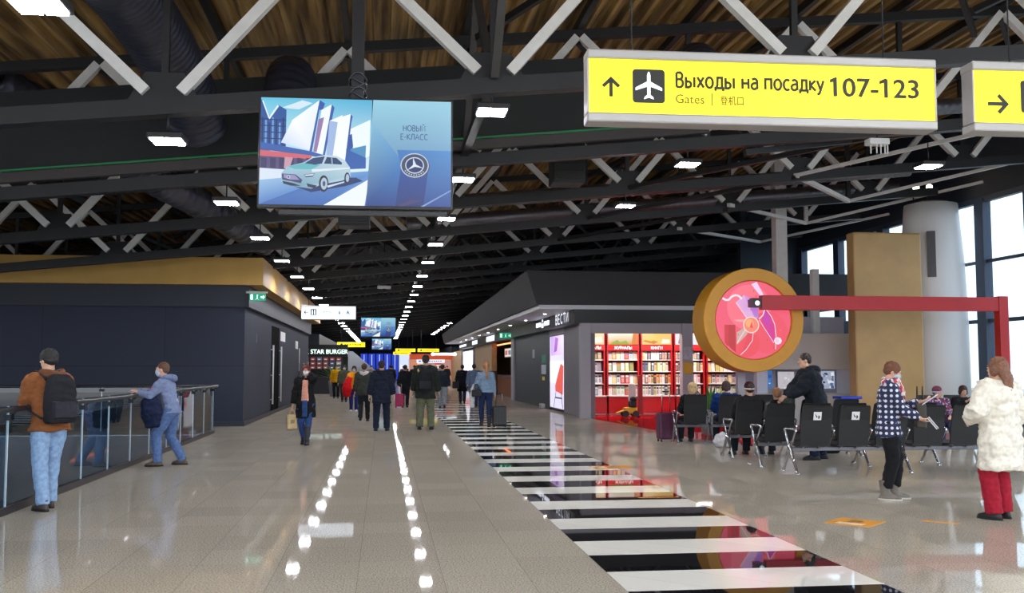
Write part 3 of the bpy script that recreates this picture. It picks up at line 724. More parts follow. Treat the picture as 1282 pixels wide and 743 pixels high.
# goods on the shelves: each a small leaning cover or an upright spine
import itertools
def book(w, h, d, rgb, band, name):
    t = bpy.data.objects.new(name, None)
    mb = MB(); mb.box(-w/2,w/2,0,d,0,h); cover = mat('cover_%d_%d_%d' % rgb, rgb, .45)
    mb.mi = 1; mb.box(-w*.42,w*.42,-.002,0,h*.68,h*.9); mb.mi = 2; mb.box(-w*.36,w*.36,-.0015,0,h*.12,h*.58)
    o = mb.build(name, [cover, mat('cover_%d_%d_%d' % band, band, .5), mat('cover_%d_%d_%d' % tuple(int(c*.55+v*.45) for c, v in zip(rgb, band)), tuple(int(c*.55+v*.45) for c, v in zip(rgb, band)), .5)])
    bpy.data.objects.remove(t); return o
pal = [(235,228,220),(214,180,170),(190,60,60),(120,140,170),(60,60,76),(228,206,120),(120,160,110),(236,236,240),(160,120,90),(210,120,60),(70,90,140),(200,190,200)]
protos = {}
cnt = 0
def fill(x0, x1, z, h, w, name, label, grp, cols, tilt=.16, gap=.02, depth=.02, yoff=.06):
    x = x0+w/2+.06
    while x < x1-w/2-.04:
        ci = random.choice(cols); bi = random.choice([i for i in range(12) if i != ci]); key = (name,round(w,3),round(h,3),ci,bi % 3)
        if key not in protos:
            o = book(w, h, depth, pal[ci], pal[bi], name); protos[key] = o
        else:
            o = protos[key].copy(); COL.objects.link(o)
        o.location = (x, SY+yoff, z+.001); o.rotation_euler = (-tilt, 0, 0)
        tag(o, label, 'magazine' if name == 'magazine' else 'book' if name == 'book' else 'packet', grp)
        x += w+gap*random.uniform(.4,1.6)
lev = [(.636,.30,'on the lowest ledge'),(1.02,.31,'on the second shelf'),(1.43,.30,'on the third shelf'),(1.82,.27,'on the top shelf')]
units = [(6.42,7.30,'magazine',.13,'the unit behind the left post',[0,1,7,3,6,8,7,0]),(7.36,8.46,'magazine',.125,'the meadow photo unit',[0,7,1,9,5,2,6,7,0]),(8.52,9.60,'book',.08,'the bread photo unit',[0,7,4,3,10,5,7,8]),(9.66,10.72,'book',.09,'the unit right of the grey post',[4,8,0,10,7]),(10.78,11.95,'packet',.12,'the cream packet unit',[0,0,5,0,1])]
for x0,x1,nm_,w,un,cols in units:
    for z,h,ln in lev:
        plural = {'magazine':'magazine cover','book':'upright book','packet':'cream packet'}[nm_]
        fill(x0,x1,z,h,w,nm_,'%s %s of %s' % (plural,ln,un),'%ss %s of %s' % (plural,ln,un),cols, tilt=.12 if nm_ != 'book' else 0., yoff=.05 if z < 1 else .08)
# ================================================================ SIGNS AND SCREENS
M_yel = mat('yellow_sign_face', (250,235,20), .4, emit=(255,236,6), estr=.93)
M_ink = mat('black_sign_ink', (28,26,16), .5)
def arrow_up(mb, x, z, s, y=-.004, ang=0):
    def T(px, pz):
        a = R(ang); return (x+(px*math.cos(a)-pz*math.sin(a))*s, y, z+(px*math.sin(a)+pz*math.cos(a))*s)
    w = .085
    mb.poly([T(*p) for p in [(-w,-.5),(w,-.5),(w,.3),(-w,.3)]])
    for k in (-1,1): mb.poly([T(*p) for p in [(0,.5),(0,.26),(k*.34,-.06),(k*.46,.06)]])
def plane_icon(mb, x, z, s, y=-.006):
    T = lambda px, pz: (x+px*s, y, z+pz*s)
    mb.poly([T(*p) for p in [(-.055,-.3),(.055,-.3),(.06,.36),(.035,.46),(0,.5),(-.035,.46),(-.06,.36)]])
    for k in (-1,1):
        mb.poly([T(*p) for p in [(k*.05,.16),(k*.05,-.02),(k*.46,-.16),(k*.46,-.06)]])
        mb.poly([T(*p) for p in [(k*.0,-.26),(k*.0,-.4),(k*.17,-.46),(k*.15,-.38)]])
def round_rect(x0, x1, z0, z1, r, y, n=5):
    pts = []
    for cx, cz, a in [(x1-r,z1-r,0),(x0+r,z1-r,90),(x0+r,z0+r,180),(x1-r,z0+r,270)]:
        for k in range(n+1): pts.append((cx+r*math.cos(R(a+90*k/n)), y, cz+r*math.sin(R(a+90*k/n))))
    return pts
def sign_box(label, loc, W, H, rz=0, face=M_yel, cat='sign', tilt=0., hang=3.2, alum=.07, depth=.14):
    t = thing('gate_sign', label, cat, loc, rz); t.rotation_euler = (tilt, 0, rz)
    MB().box(.012,W-.012,.0,depth,alum,H-alum).build('face_panel', face, t)
    for z0,z1,n_ in ((0,alum,'lower_rail'),(H-alum,H,'upper_rail')): MB().box(0,W,-.02,depth+.02,z0,z1,bev=.012).build(n_, grey_alu, t)
    for x in (0,W-.012): MB().box(x,x+.012,-.008,depth,alum,H-alum).build('end_trim', grey_alu, t)
    for x in (W*.13,W*.86): MB().tube([(x,depth/2,H),(x,depth/2,H+hang)],.006,6).build('suspension_wire', steel_dark, t)
    return t
W = 2.66; H = .54
t = sign_box('long yellow sign reading Выходы на посадку 107-123 with an aeroplane pictogram', (1.45,7.0,3.345), W, H, rz=R(-1.6), hang=2.0)
mb = MB(); arrow_up(mb, .175, .265, .15); mb.build('arrow', M_ink, t)
mb = MB(); mb.poly(round_rect(.335,.575,.15,.40,.025,-.004)); mb.build('pictogram_tile', M_ink, t)
mb = MB(); plane_icon(mb, .455, .275, .215); mb.build('aeroplane_pictogram', mat('sign_white',(255,255,255),.4,emit=(230,240,250),estr=.9), t)
strokes('lettering', 'Выходы на посадку', M_ink, t, .108, (.655,-.004,.275), 1.13, .17)
mb = MB(); [mb.poly([(x,-.005,.355),(x+.006,-.005,.388),(x-.05,-.005,.364),(x-.05,-.005,.34)]) for x in (1.88,2.265)]; mb.build('numeral_flag', M_ink, t)
text_mesh('number_lettering', '107-123', M_ink, t, .2, (1.86,-.004,.24), bold=.018, width=.66, ext=.001)
text_mesh('small_lettering', 'Gates', mat('dim_sign_ink',(110,96,20),.5), t, .095, (.655,-.004,.155), width=.215, ext=.001, bold=.004)
MB().box(.925,.932,-.005,-.003,.14,.235).build('divider', mat('dim_sign_ink',(110,96,20)), t)
text_mesh('small_lettering', '登机口', mat('dim_sign_ink',(110,96,20)), t, .075, (.99,-.004,.155), width=.175, ext=.001, bold=.014)
t = sign_box('yellow sign cut by the right edge, starting with an arrow', (4.385,6.9,3.34), 2.69, H, rz=R(-1.6), hang=2.0)
mb = MB(); arrow_up(mb, .205, .215, .17, ang=-90); mb.build('arrow', M_ink, t)
mb = MB(); mb.poly(round_rect(.385,.625,.15,.40,.025,-.004)); mb.build('pictogram_tile', M_ink, t)

# toilets sign
M_wsign = mat('pale_lit_sign_face', (225,232,240), .4, emit=(216,230,244), estr=.9)
t = sign_box('pale hanging sign with an arrow and a restroom pictogram beside the left building', (-2.42,30,2.97), 1.6, .42, face=M_wsign, hang=1.6, alum=.025, depth=.1)
M_navyink = mat('navy_ink',(24,34,70),.5)
mb = MB(); arrow_up(mb, .14, .22, .15, ang=90); mb.poly(round_rect(.27,.44,.13,.32,.02,-.004)); mb.build('pictogram_tile', M_navyink, t)
mb = MB()
for x in (.32,.39): mb.poly(disc(0,0,1,n=3) and [(x-.018,-.006,.15),(x+.018,-.006,.15),(x+.018,-.006,.26),(x-.018,-.006,.26)]); mb.poly([(x+.014*math.cos(a*PI/4),-.006,.285+.014*math.sin(a*PI/4)) for a in range(8)])
mb.build('restroom_pictogram', mat('sign_white',(255,255,255)), t)
strokes('lettering', 'Туалеты', mat('grey_blue_ink',(120,140,165),.5), t, .075, (.52,-.004,.21), .36, .14)
text_mesh('small_lettering', 'Toilets', mat('grey_blue_ink',(120,140,165)), t, .07, (.52,-.004,.11), width=.26, ext=.001)
mb = MB(); mb.poly([(1.08,-.004,.17),(1.1,-.004,.27),(1.13,-.004,.27),(1.13,-.004,.2),(1.18,-.004,.17)]); mb.poly([(1.3,-.004,.17),(1.36,-.004,.29),(1.42,-.004,.17),(1.38,-.004,.17),(1.36,-.004,.22),(1.33,-.004,.17)]); mb.build('pictogram_tile', mat('grey_blue_ink',(120,140,165)), t)

# the advertisement: 1.31 x 0.75 picture units
def advert():
    A = []
    a = lambda c, pts: A.append((c, pts))
    S = lambda pts: [(x/560., 1-(y/320.)) for x, y in pts]   # drawn on a 560 x 320 grid, y down
    P = lambda c, pts: a(c, S(pts))
    P([(100,196,226),(80,176,216),(224,240,246),(214,236,246)], [(0,0),(325,0),(320,240),(0,240)])
    P((214,232,244), [(60,30),(120,6),(150,14),(110,34)]); P((236,246,250), [(200,120),(320,60),(318,170),(250,200)])
    # glass tower left
    P([(30,60,130),(60,110,180),(60,120,190),(24,50,110)], [(0,0),(22,50),(44,20),(62,28),(62,150),(0,150)][0:1]+[(22,60),(62,28),(62,150)])
    P((40,84,156), [(0,4),(22,60),(50,22),(74,36),(74,160),(0,160)])
    for i in range(7): P((110,160,214) if i % 2 else (24,50,110), [(3+i*10,60+(i%3)*8),(8+i*10,60+(i%3)*8),(8+i*10,150),(3+i*10,150)])
    for j in range(5): P((24,48,104), [(0,64+j*19),(74,66+j*19),(74,69+j*19),(0,67+j*19)])
    P((225,240,250), [(3,10),(22,62),(26,62),(7,10)]); P((225,240,250), [(22,62),(48,22),(52,26),(26,66)])
    # white slabs
    P([(228,236,248),(236,244,252),(250,252,255),(205,222,244)], [(60,135),(92,66),(170,4),(150,158)][::-1])
    P((52,90,170), [(170,4),(186,14),(180,34),(170,34),(150,162),(143,158)])
    P([(240,246,252),(230,240,250),(214,228,246),(236,244,252)], [(176,40),(204,20),(200,60),(172,170)])
    P((240,246,252), [(176,34),(206,16),(186,168),(160,164)]); P((52,92,172), [(206,16),(214,26),(210,46),(188,172),(182,170)])
    P((150,120,170), [(168,62),(184,56),(164,162),(154,160)])
    P((244,248,253), [(205,64),(238,48),(230,216),(196,180)]); P((244,248,253), [(200,66),(262,44),(246,216),(200,178)])
    P((50,90,170), [(262,44),(268,52),(264,70),(250,216),(244,214)]); P((160,184,226), [(200,66),(224,70),(210,178),(192,176)])
    P((40,80,160), [(256,110),(266,104),(270,140),(262,214),(250,214)]); P((70,140,190), [(262,150),(308,138),(306,208),(262,208)]); P((40,90,170),[(250,150),(308,176),(308,208),(250,212)])
    # dark low hall and red strip
    P([(40,96,180),(50,100,186),(60,90,160),(60,90,160)], [(0,134),(150,160),(230,184),(230,200)][0:3]+[(0,156)])
    P((206,96,110), [(0,158),(150,172),(150,186),(0,178)]); P((84,70,120), [(0,176),(160,184),(190,196),(190,224),(0,216)])
    for i in range(6): P((50,44,92), [(4+i*26,180),(20+i*26,182),(20+i*26,214),(4+i*26,212)])
    P((200,150,170), [(72,178),(96,180),(86,212),(70,212)])
    # road
    P([(70,120,190),(60,110,184),(100,150,210),(150,190,226)], [(0,320),(320,320),(316,216),(0,244)])
    P([(44,90,166),(50,98,176),(90,140,204),(60,110,184)], [(0,320),(190,320),(316,226),(140,262)]); 
    P((214,226,240), [(0,212),(76,216),(70,240),(0,248)])
    P((236,242,248), [(186,320),(318,240),(306,320)])
    # car shadow and body (silver sedan, three-quarter view)
    P((20,44,104), [(66,254),(150,282),(250,262),(300,246),(280,236),(80,240)])
    P([(150,190,210),(190,214,226),(170,200,214),(110,156,180)], [(62,252),(64,226),(80,206),(126,194),(152,178),(190,170),(222,172),(246,184),(262,206),(264,232),(240,246),(182,258),(150,272),(106,266),(76,260)])
    P((96,180,190), [(82,206),(128,196),(176,200),(150,214),(100,214)])
    P((34,60,110), [(130,196),(154,180),(188,174),(180,196),(160,200)])
    P((34,58,104), [(186,196),(194,176),(222,178),(238,192),(238,198)]); P((140,170,196), [(206,176),(210,176),(212,198),(208,198)])
    P((220,232,240), [(150,214),(262,206),(262,210),(152,222)])
    P((60,60,110), [(64,228),(104,230),(124,246),(120,256),(90,250),(66,246)]); P((150,140,190), [(70,230),(102,232),(116,246),(90,246),(70,240)])
    P((24,32,60), [(66,250),(98,256),(120,264),(92,264),(70,258)]); P((30,40,70), [(136,256),(166,262),(160,270),(140,266)])
    P((50,70,120), [(128,230),(160,226),(154,236),(134,238)]); P((230,240,248), [(130,231),(158,228),(154,232),(134,234)])
    A.append(((26,30,50), S(disc(186,256,14,25)))); A.append(((170,190,214), S(disc(187,256,9.5,18)))); A.append(((60,74,110), S(disc(187,256,4,8))))
    A.append(((26,30,50), S(disc(254,238,8,17)))); A.append(((170,190,214), S(disc(255,238,5,12))))
    P((200,216,230), [(196,262),(246,248),(246,252),(198,268)])
    A.append(((214,224,240), S(disc(84,238,5,5,12)))); A.append(((70,80,130), S(disc(84,238,3.4,3.4,12))))
    # right half
    P([(30,70,150),(36,84,160),(150,204,224),(150,206,226)], [(310,320),(560,320),(560,0),(328,0)])
    P([(20,52,130),(24,58,136),(60,124,190),(130,186,216)], [(310,320),(500,320),(420,190),(326,70)])
    P([(22,60,140),(24,62,146),(70,136,200),(60,120,190)], [(440,320),(560,320),(560,150),(400,150)])
    P([(14,40,110),(14,40,110),(30,74,160),(30,74,160)], [(396,320),(478,320),(494,200),(412,200)])
    P((120,150,200), [(470,320),(480,320),(560,272),(560,268)]); P((60,50,110), [(400,320),(420,320),(480,300),(440,300)])
    # round badge with a three-pointed star
    A.append(((60,70,100), S(disc(454,198,43,38)))); A.append(((190,204,224), S(disc(452,196,42,37)))); A.append(((52,62,92), S(disc(452,196,39,34))))
    A.append(((200,212,230), S(disc(452,196,28,25)))); A.append(((14,36,96), S(disc(452,196,25,22))))
    for an in (100, 218, 340):
        ca, sa = math.cos(R(an)), -math.sin(R(an)); pa, pb = math.cos(R(an+90)), -math.sin(R(an+90))
        A.append(((214,226,240), S([(452+pa*5,196+pb*4.2),(452+ca*27,196+sa*24),(452-pa*5,196-pb*4.2)])))
    for k in range(9):
        an = 215+k*13; A.append(((190,204,224), S(disc(452+33.5*math.cos(R(an)),196-29.5*math.sin(R(an)),2.2,2,6))))
    return A
def screen(label, loc, W, H, rz=0, tilt=0., pole=True, grp=None, hz=1.6):
    t = thing('hanging_screen', label, 'screen', loc, rz, grp); t.rotation_euler = (tilt, 0, rz)
    MB().box(-W/2-.018,W/2+.018,.0,.07,-.03,H+.018,bev=.006).build('bezel', black_plastic, t)
    MB().box(-W*.35,W*.35,.07,.15,H*.2,H*.85,bev=.01).build('rear_casing', black_plastic, t)
    p = picture('screen_picture', advert(), screen_mat(1.), t, FRONT(-W/2,-.002,0) @ Matrix.Diagonal((W,H,1,1)), step=.00012)
    dk = mat('advert_ink',(50,66,96),.5,emit=(50,70,104),estr=1.)
    strokes('lettering','НОВЫЙ', dk, t, H*.052, (W*(450/560.-.56),-.012,H*(1-92/320.)), W*.12, .14)
    strokes('lettering','Е-КЛАСС', dk, t, H*.052, (W*(450/560.-.5725),-.012,H*(1-118/320.)), W*.145, .14)
    if pole:
        MB().box(-.06,.06,.05,.16,H*.5,H+hz).build('pole', steel_dark, t)
        mb = MB()
        for q in range(5): mb.tube([(.085*math.cos(a+q)-.0,.105+.085*math.sin(a+q),H+.06+q*.05+.03*math.sin(2*a)) for a in [2*PI*i/14 for i in range(14)]],.009,6,closed=True)
        mb.build('cable_bundle', mat('cable_wrap',(60,62,70),.25), t)
    mb = MB(); mb.box(-W*.4,W*.48,.02,.09,-.085,-.045); mb.build('lower_bracket', steel_dark, t)
    return t
screen('large hanging screen showing a silver car, nearest to the camera', (-.28,9.7,3.13), 1.84, 1.055, tilt=R(-2), hz=1.9, rz=R(-1.4))
screen('second hanging screen down the hall with the same car advert', (-.3,55,3.24), 1.86, 1.02, grp=None)
screen('third and farthest hanging screen above the crowd', (-.18,98,3.3), 1.86, 1.02)

# ---------------------------------------------------------------- round lit sign and its red arm
M_gold = mat('golden_drum_paint', (214,150,34), .45, .0, .05, 3)
cx, cz = 8.79, 2.70
t = thing('round_sign', 'round golden drum sign with a glowing pink and red abstract face', 'sign', (cx, 22.95, cz))
n = 72; ring = lambda r, y: [(r*math.cos(2*PI*k/n), y, r*math.sin(2*PI*k/n)) for k in range(n)]
MB().rings([ring(.94,.06),ring(.965,0),ring(1.235,0),ring(1.25,.015),ring(1.25,.86),ring(1.2,.9),ring(.5,.9)][::1], cap=False, smooth=False).build('drum', M_gold, t)
MB().rings([ring(.94,.05),ring(.94,.2)], cap=True).build('face_backing', mat('red_face_backing',(200,40,60),.5), t)
A = []
a = lambda c, pts: A.append((c, pts))
a((240,84,112), disc(0,0,.935,n=64)); a((248,110,130), disc(-.1,.3,.55,n=40)); a((238,76,96), disc(.35,-.3,.5,n=32)); a((236,70,84), disc(-.2,-.55,.35,n=32))
a((190,30,40), [(-.72,-.55),(-.45,-.78),(-.45,-.12),(-.72,-.12)]); a((206,40,52), [(-.72,-.55),(-.62,-.66),(-.62,-.12),(-.72,-.12)])
# abstract pale shapes
a((224,170,222), [(-.43,.42),(-.22,.6),(-.05,.52),(.12,.05),(-.1,-.05)]); a((208,140,214), [(-.22,.6),(-.05,.52),(.12,.05),(.04,.02)])
a((236,206,240), [(-.04,.86),(.1,.92),(.27,.6),(.3,.38),(.2,.56)]); a((180,120,210), [(-.1,.4),(.1,.36),(.14,.04),(.02,.1)])
a((214,40,140), [(.2,.0),(.3,.28),(.44,.12),(.54,-.2),(.5,-.56),(.34,-.36)]); a((196,50,170), [(.24,.0),(.3,.24),(.4,.05),(.4,-.2)])
a((232,160,160), [(-.5,-.0),(-.1,.02),(-.14,-.07),(-.4,-.04)]); a((206,170,160), [(-.42,-.3),(-.12,-.12),(-.16,-.34),(-.42,-.6)]); a((230,60,80), [(-.14,-.3),(0,-.25),(-.06,-.6),(-.3,-.8)])
def stroke(c, pts, w):
    for p, q in zip(pts, pts[1:]):
        d = Vector((q[0]-p[0], q[1]-p[1])); nn = Vector((-d.y, d.x)).normalized()*w*.5
        a(c, [(p[0]+nn.x,p[1]+nn.y),(p[0]-nn.x,p[1]-nn.y),(q[0]-nn.x,q[1]-nn.y),(q[0]+nn.x,q[1]+nn.y)])
stroke((250,226,240), [(-.76,.52),(-.68,.47),(-.6,.48),(-.54,.55),(-.46,.59),(-.36,.58),(-.28,.5)], .05)
stroke((250,210,224), [(-.43,.42),(-.1,-.05)], .02); stroke((250,210,224), [(-.12,-.1),(-.42,-.56)], .018); stroke((250,210,224), [(.3,.28),(.44,.1),(.53,-.1),(.56,-.4),(.54,-.7)], .02)
stroke((250,210,224), [(.0,-.22),(-.04,-.5),(-.2,-.72),(-.34,-.84)], .018); stroke((250,210,224), [(.14,.0),(.5,-.55)], .016); stroke((250,210,224),[(.14,.02),(.24,.12),(.3,.3)],.03)
a((250,214,200), disc(-.06,-.12,.2,n=28)); a((244,130,110), disc(-.06,-.12,.175,n=28)); a((246,170,110), disc(-.1,-.08,.1,n=18)); a((232,70,60), [(-.1,-.18),(-.02,-.2),(-.04,-.02)])
a((250,226,240), disc(.6,-.5,.1,.09,n=8)); a((240,200,225), disc(.58,-.5,.05,n=8))
for q in range(14):
    u, v = random.uniform(-.7,.7), random.uniform(-.7,.7); a((206,50,70) if q % 2 else (250,130,140), [(u,v),(u+.015,v),(u+.02,v+.05),(u+.008,v+.05)])
picture('lit_face', A, screen_mat(1.), t, Matrix.Translation((0,.045,0)) @ Matrix.Rotation(PI/2, 4, 'X'), step=.0004)
t = thing('sign_arm', 'long dark red horizontal beam running right from the round sign', 'beam', (0, 22.7, 3.1))
MB().box(8.86,14.9,-.1,.1,-.17,.17,bev=.008).build('beam', mat('dark_red_beam',(186,20,26),.4,0,.08,1.2), t)
mb = MB(); mb.box(8.62,8.86,-.08,.08,-.12,.1); mb.box(8.66,8.82,.08,.3,-.1,.08); mb.build('end_clamp', mat('dark_maroon_clamp',(54,14,18),.4), t); MB().cyl((8.74,-.12,-.02),.06,.05,16,'Y').build('bolt', chrome, t)
t = thing('red_post', 'red square post that carries the long red beam, at the right edge', 'post', (15.0, 22.7, 0)); MB().box(-.12,.12,-.12,.12,.03,3.3,bev=.01).build('post', mat('dark_red_beam',(186,20,26)), t); MB().box(-.25,.25,-.25,.25,0,.03,bev=.005).build('base_plate', steel_dark, t)
MB().box(8.7,8.88,23.86,24.04,0,2.0).build('trim_sign_stand', M_greycol, struct=True)

# ---------------------------------------------------------------- right side of the hall
t = thing('free_standing_panel', 'tall tan wooden partition slab between the round sign and the white column', 'partition', (13.15, 24.9, 0))
MB().box(-.95,.95,-.22,.22,0,5.12,bev=.05).build('slab', mat('tan_veneer',(196,158,100),.4,0,.1,1.4), t)
MB().box(-.97,.97,-.24,.24,0,.1).build('plinth', steel_dark, t)
t = thing('round_column', 'big white tapering round column with a dark slot at right', 'column', (15.1, 25.9, 0))
MB().tube([(0,0,0),(0,0,2.6),(0,0,3.6),(0,0,4.6),(0,0,5.6),(0,0,6.08)],[.90,.885,.865,.82,.74,.70],48).build('shaft', mat('white_column_paint',(238,236,236),.42), t)
mb = MB(); mb.box(-.11,.11,-.86,-.5,4.0,5.25,M=Matrix.Rotation(-R(31),4,'Z')); mb.build('slot', mat('dark_slot',(86,84,90),.4), t)
MB().cyl((0,0,6.08),.5,.06,32).build('cap', grey_alu, t)
mb = MB(); [mb.tube([(x,0,6.1),(x,0,6.5)],.02,8) for x in (-.5,-.1)]; mb.build('lamp_stem', steel_dark, t)
for x in (-.5,-.1):
    MB().cyl((x,-.14,6.55),.12,.16,20,'Y').build('spot_head', steel_dark, t)
    MB().cyl((x,-.155,6.55),.095,.012,20,'Y').build('spot_lens', mat('warm_spot_lens',(255,240,210),.5,emit=(255,232,190),estr=14), t)
for x,y,z1,w,l,m in [(11.38,27.6,7.9,.34,'pale square steel column rising behind the round sign',steel_pale)]:
    t = thing('square_column', l, 'column', (x,y,0)); MB().box(-w/2,w/2,-w/2,w/2,0,z1,bev=.01).build('shaft', m, t); MB().box(-w*.8,w*.8,-w*.8,w*.8,0,.03).build('base_plate', steel_dark, t)
t = thing('slim_post', 'slim pale post in front of the windows left of the tan slab', 'post', (12.15,27.0,0)); MB().box(-.1,.1,-.1,.1,0,4.35,bev=.01).build('shaft', steel_pale, t); MB().box(-.18,.18,-.18,.18,0,.03).build('base_plate', steel_dark, t)
# grey bulkhead and what shows under it
t = thing('kiosk', 'grey kiosk bulkhead on posts with posters below it, behind the seats', 'kiosk', (11.6, 26.2, 0))
MB().box(-1.55,1.45,0,.3,1.5,2.5,bev=.02).build('bulkhead', mat('warm_grey_board',(206,198,192),.5), t)
[MB().box(x,x+.3,.02,.28,0,1.5).build('post', mat('lavender_grey_post',(206,206,222),.4), t) for x in (-1.5,.9)]
MB().box(-1.5,1.4,-.25,.5,.0,.85,bev=.02).build('counter', mat('pale_counter',(196,194,190),.4), t)
MB().box(-1.55,1.45,.9,.95,0,3.0).build('rear_wall', mat('rear_lavender',(184,180,196),.5), t)
def poster(x,y,z,w,h,label,polys,s=.8):
    t = thing('poster', label, 'poster', (x,y,z)); MB().box(0,w,0,.03,0,h).build('frame', grey_alu, t)
    picture('print', polys, screen_mat(s), t, FRONT(.01,-.002,.01) @ Matrix.Diagonal((w-.02,h-.02,1,1)))
random.seed(3)
def mosaic(cols, n, base):
    P = [(base,[(0,0),(1,0),(1,1),(0,1)])]
    for q in range(n):
        u,v = random.uniform(0,.85),random.uniform(0,.85); w_,h_ = random.uniform(.06,.22),random.uniform(.05,.2)
        P.append((random.choice(cols),[(u,v),(min(1,u+w_),v+random.uniform(-.02,.02)*0),(min(1,u+w_*.9),min(1,v+h_)),(u,min(1,v+h_))]))
    return P
poster(10.35,27.0,.98,.5,.5,'blue and white poster left of the standing man in black',mosaic([(240,244,250),(20,60,150),(220,120,60),(60,130,200)],16,(50,110,180)))
poster(12.2,27.0,.95,.5,.52,'speckled blue grey poster right of the standing man in black',mosaic([(240,244,250),(90,110,160),(40,50,70),(200,200,214)],26,(170,180,205)))
poster(11.0,27.0,.95,.5,.5,'pale poster between the two coloured posters',mosaic([(240,240,244),(210,200,205)],8,(214,210,220)),.7)
# glazed facade on the right
mb = MB(); XF = 16.0
ms = [6,10.2,14.4,18.6,22.8,24.9,27.9,30.3,33.5,36.6]
fr = mat('dark_blue_mullion',(58,70,92),.5)
mb = MB()
for y in ms: mb.box(XF-.12,XF+.12,y-.2,y+.2,0,6.1)
mb.box(XF-.05,XF+.05,6,36.6,2.75,2.85); mb.box(XF-.05,XF+.05,6,36.6,4.36,4.44); mb.box(XF-.05,XF+.05,6,36.6,0,.3); mb.box(XF-.08,XF+.08,6,36.6,6.0,6.15)
mb.build('window_1_frame', fr, struct=True)
MB().box(XF-.01,XF+.01,6,36.6,.3,6.0).build('window_1', M_glass, struct=True)
MB().box(XF-.1,XF+.2,6,37,6.15,9.6).build('wall_right_upper', mat('dark_blue_cladding',(40,50,66),.6), struct=True)
MB().box(15.9,16.2,37.2,118,0,9.6).build('wall_right_beyond', mat('dark_blue_cladding',(40,50,66)), struct=True)
MB().box(13.6,16.3,36.8,37.2,0,9.4).build('wall_right_end', mat('dark_blue_cladding',(40,50,66)), struct=True)
MB().box(11.6,16.0,31.4,31.6,0,3.1).build('wall_low_dark', mat('navy_low_wall',(42,50,72),.5), struct=True)

# wifi box with rods
t = thing('wireless_access_point', 'white ceiling box with five hanging rods right under the yellow sign', 'antenna', (7.86, 15, 5.14))
MB().box(-.17,.17,-.1,.1,0,.1,bev=.015).build('housing', white_paint, t)
mb = MB(); [mb.tube([(x,y,0),(x,y,-.15)],.012,8) for x,y in [(-.14,-.06),(-.05,-.08),(.03,-.06),(.09,-.08),(.15,-.05)]]; mb.build('antenna_rods', white_paint, t)
MB().tube([(0,0,.1),(0,0,.5)],.012,8).build('hanger', steel_dark, t)
t = thing('security_camera', 'small white camera on a long rod in mid hall beneath the trusses', 'camera', (-.0, 37, 4.45)); MB().tube([(0,0,.1),(0,0,2.2)],.02,8).build('rod', steel_dark, t); mb = MB(); mb.box(-.25,.25,-.1,.1,0,.12,bev=.03); mb.build('housing', white_paint, t); MB().blob((0,0,-.02),(.08,.08,.08)).build('dome', black_plastic, t)

# ---------------------------------------------------------------- far end of the hall
M_far = mat('far_end_dark', (30,32,44), .7)
MB().box(-24,30,118,118.4,0,11).build('wall_far', M_far, struct=True)
MB().box(-24,-3.9,62,117,0,3.6).build('wall_left_far', M_fascia, struct=True)
MB().box(6.6,20,97.9,117,0,3.6).build('wall_right_far', M_fascia, struct=True)
# burger shop on the left past the first building
t = thing('burger_shop', 'dark burger shop front with white lit letters past the left building', 'shop front', (-4.0, 60, 0))
MB().box(-4.5,1.9,0,.4,2.2,2.9).build('fascia', M_blackband, t); MB().box(-4.5,1.9,.5,.7,0,2.2).build('rear_wall', mat('dark_green_wall',(24,32,32),.6), t)
text_mesh('lettering','BLACK STAR BURGER', mat('mint_lit_letters',(240,255,250),.5,emit=(225,250,240),estr=1.5), t, .36, (-1.40,-.02,2.36), bold=.02, ext=.01, width=3.3)
mp = []
for r_ in range(3):
    for c_ in range(7):
        u=.02+c_*.14; v=.03+r_*.33; mp.append((random.choice([(130,60,60),(90,100,130),(150,140,130),(60,70,110)]),[(u,v),(u+.1,v),(u+.1,v+.24),(u,v+.24)])); mp.append(((210,205,200),[(u+.02,v+.05),(u+.07,v+.05),(u+.07,v+.12),(u+.02,v+.12)]))
picture('menu_boards', [((20,22,30),[(0,0),(1,0),(1,1),(0,1)])]+mp, screen_mat(.9), t, FRONT(-1.1,.48,1.45) @ Matrix.Diagonal((2.7,.75,1,1)))
MB().box(-2.5,1.7,-.2,.3,0,1.0,bev=.02).build('counter', mat('dark_counter',(50,50,56),.4), t)
t = thing('kiosk', 'white slanted kiosk wall right of the burger shop', 'kiosk', (-2.2,66,0)); MB().poly([(-.3,0,0),(1.6,0,0),(1.6,0,1.4),(.2,0,2.6),(-.3,0,2.6)],(0,1.2,0)).build('body', mat('pale_grey_panel',(190,196,206),.5), t); MB().box(-.3,1.6,-.02,0,0,.12).build('plinth', steel_dark, t)
# yellow far signs
for i,(x0,x1,z0,z1,Y,l) in enumerate([(-3.19,-1.28,2.96,3.28,70,'far yellow sign right of the pale restroom sign'),(1.0,2.68,2.86,3.12,85,'far yellow sign, left one of the pair over the hall'),(2.87,4.68,2.86,3.12,85,'far yellow sign, right one of the pair over the hall'),(1.0,2.7,2.86,3.14,104,'farthest yellow sign, below the left one of the pair')]):
    t = thing('gate_sign', l, 'sign', (x0,Y,z0)); MB().box(0,x1-x0,0,.12,0,z1-z0,bev=.01).build('face_panel', M_yel, t)
    w = x1-x0; h = z1-z0; mb = MB(); mb.box(w*.12,w*.2,-.01,0,h*.25,h*.8)
    for q in range(7): mb.box(w*(.26+q*.09),w*(.33+q*.09),-.006,0,h*.38,h*.62)
    mb.build('lettering', M_ink, t); MB().box(0,w,-.01,.13,h,h+.03).build('upper_rail', grey_alu, t)
    [MB().tube([(q,.06,h),(q,.06,h+1.6)],.02,6).build('suspension_wire', steel_dark, t) for q in (w*.15,w*.85)]
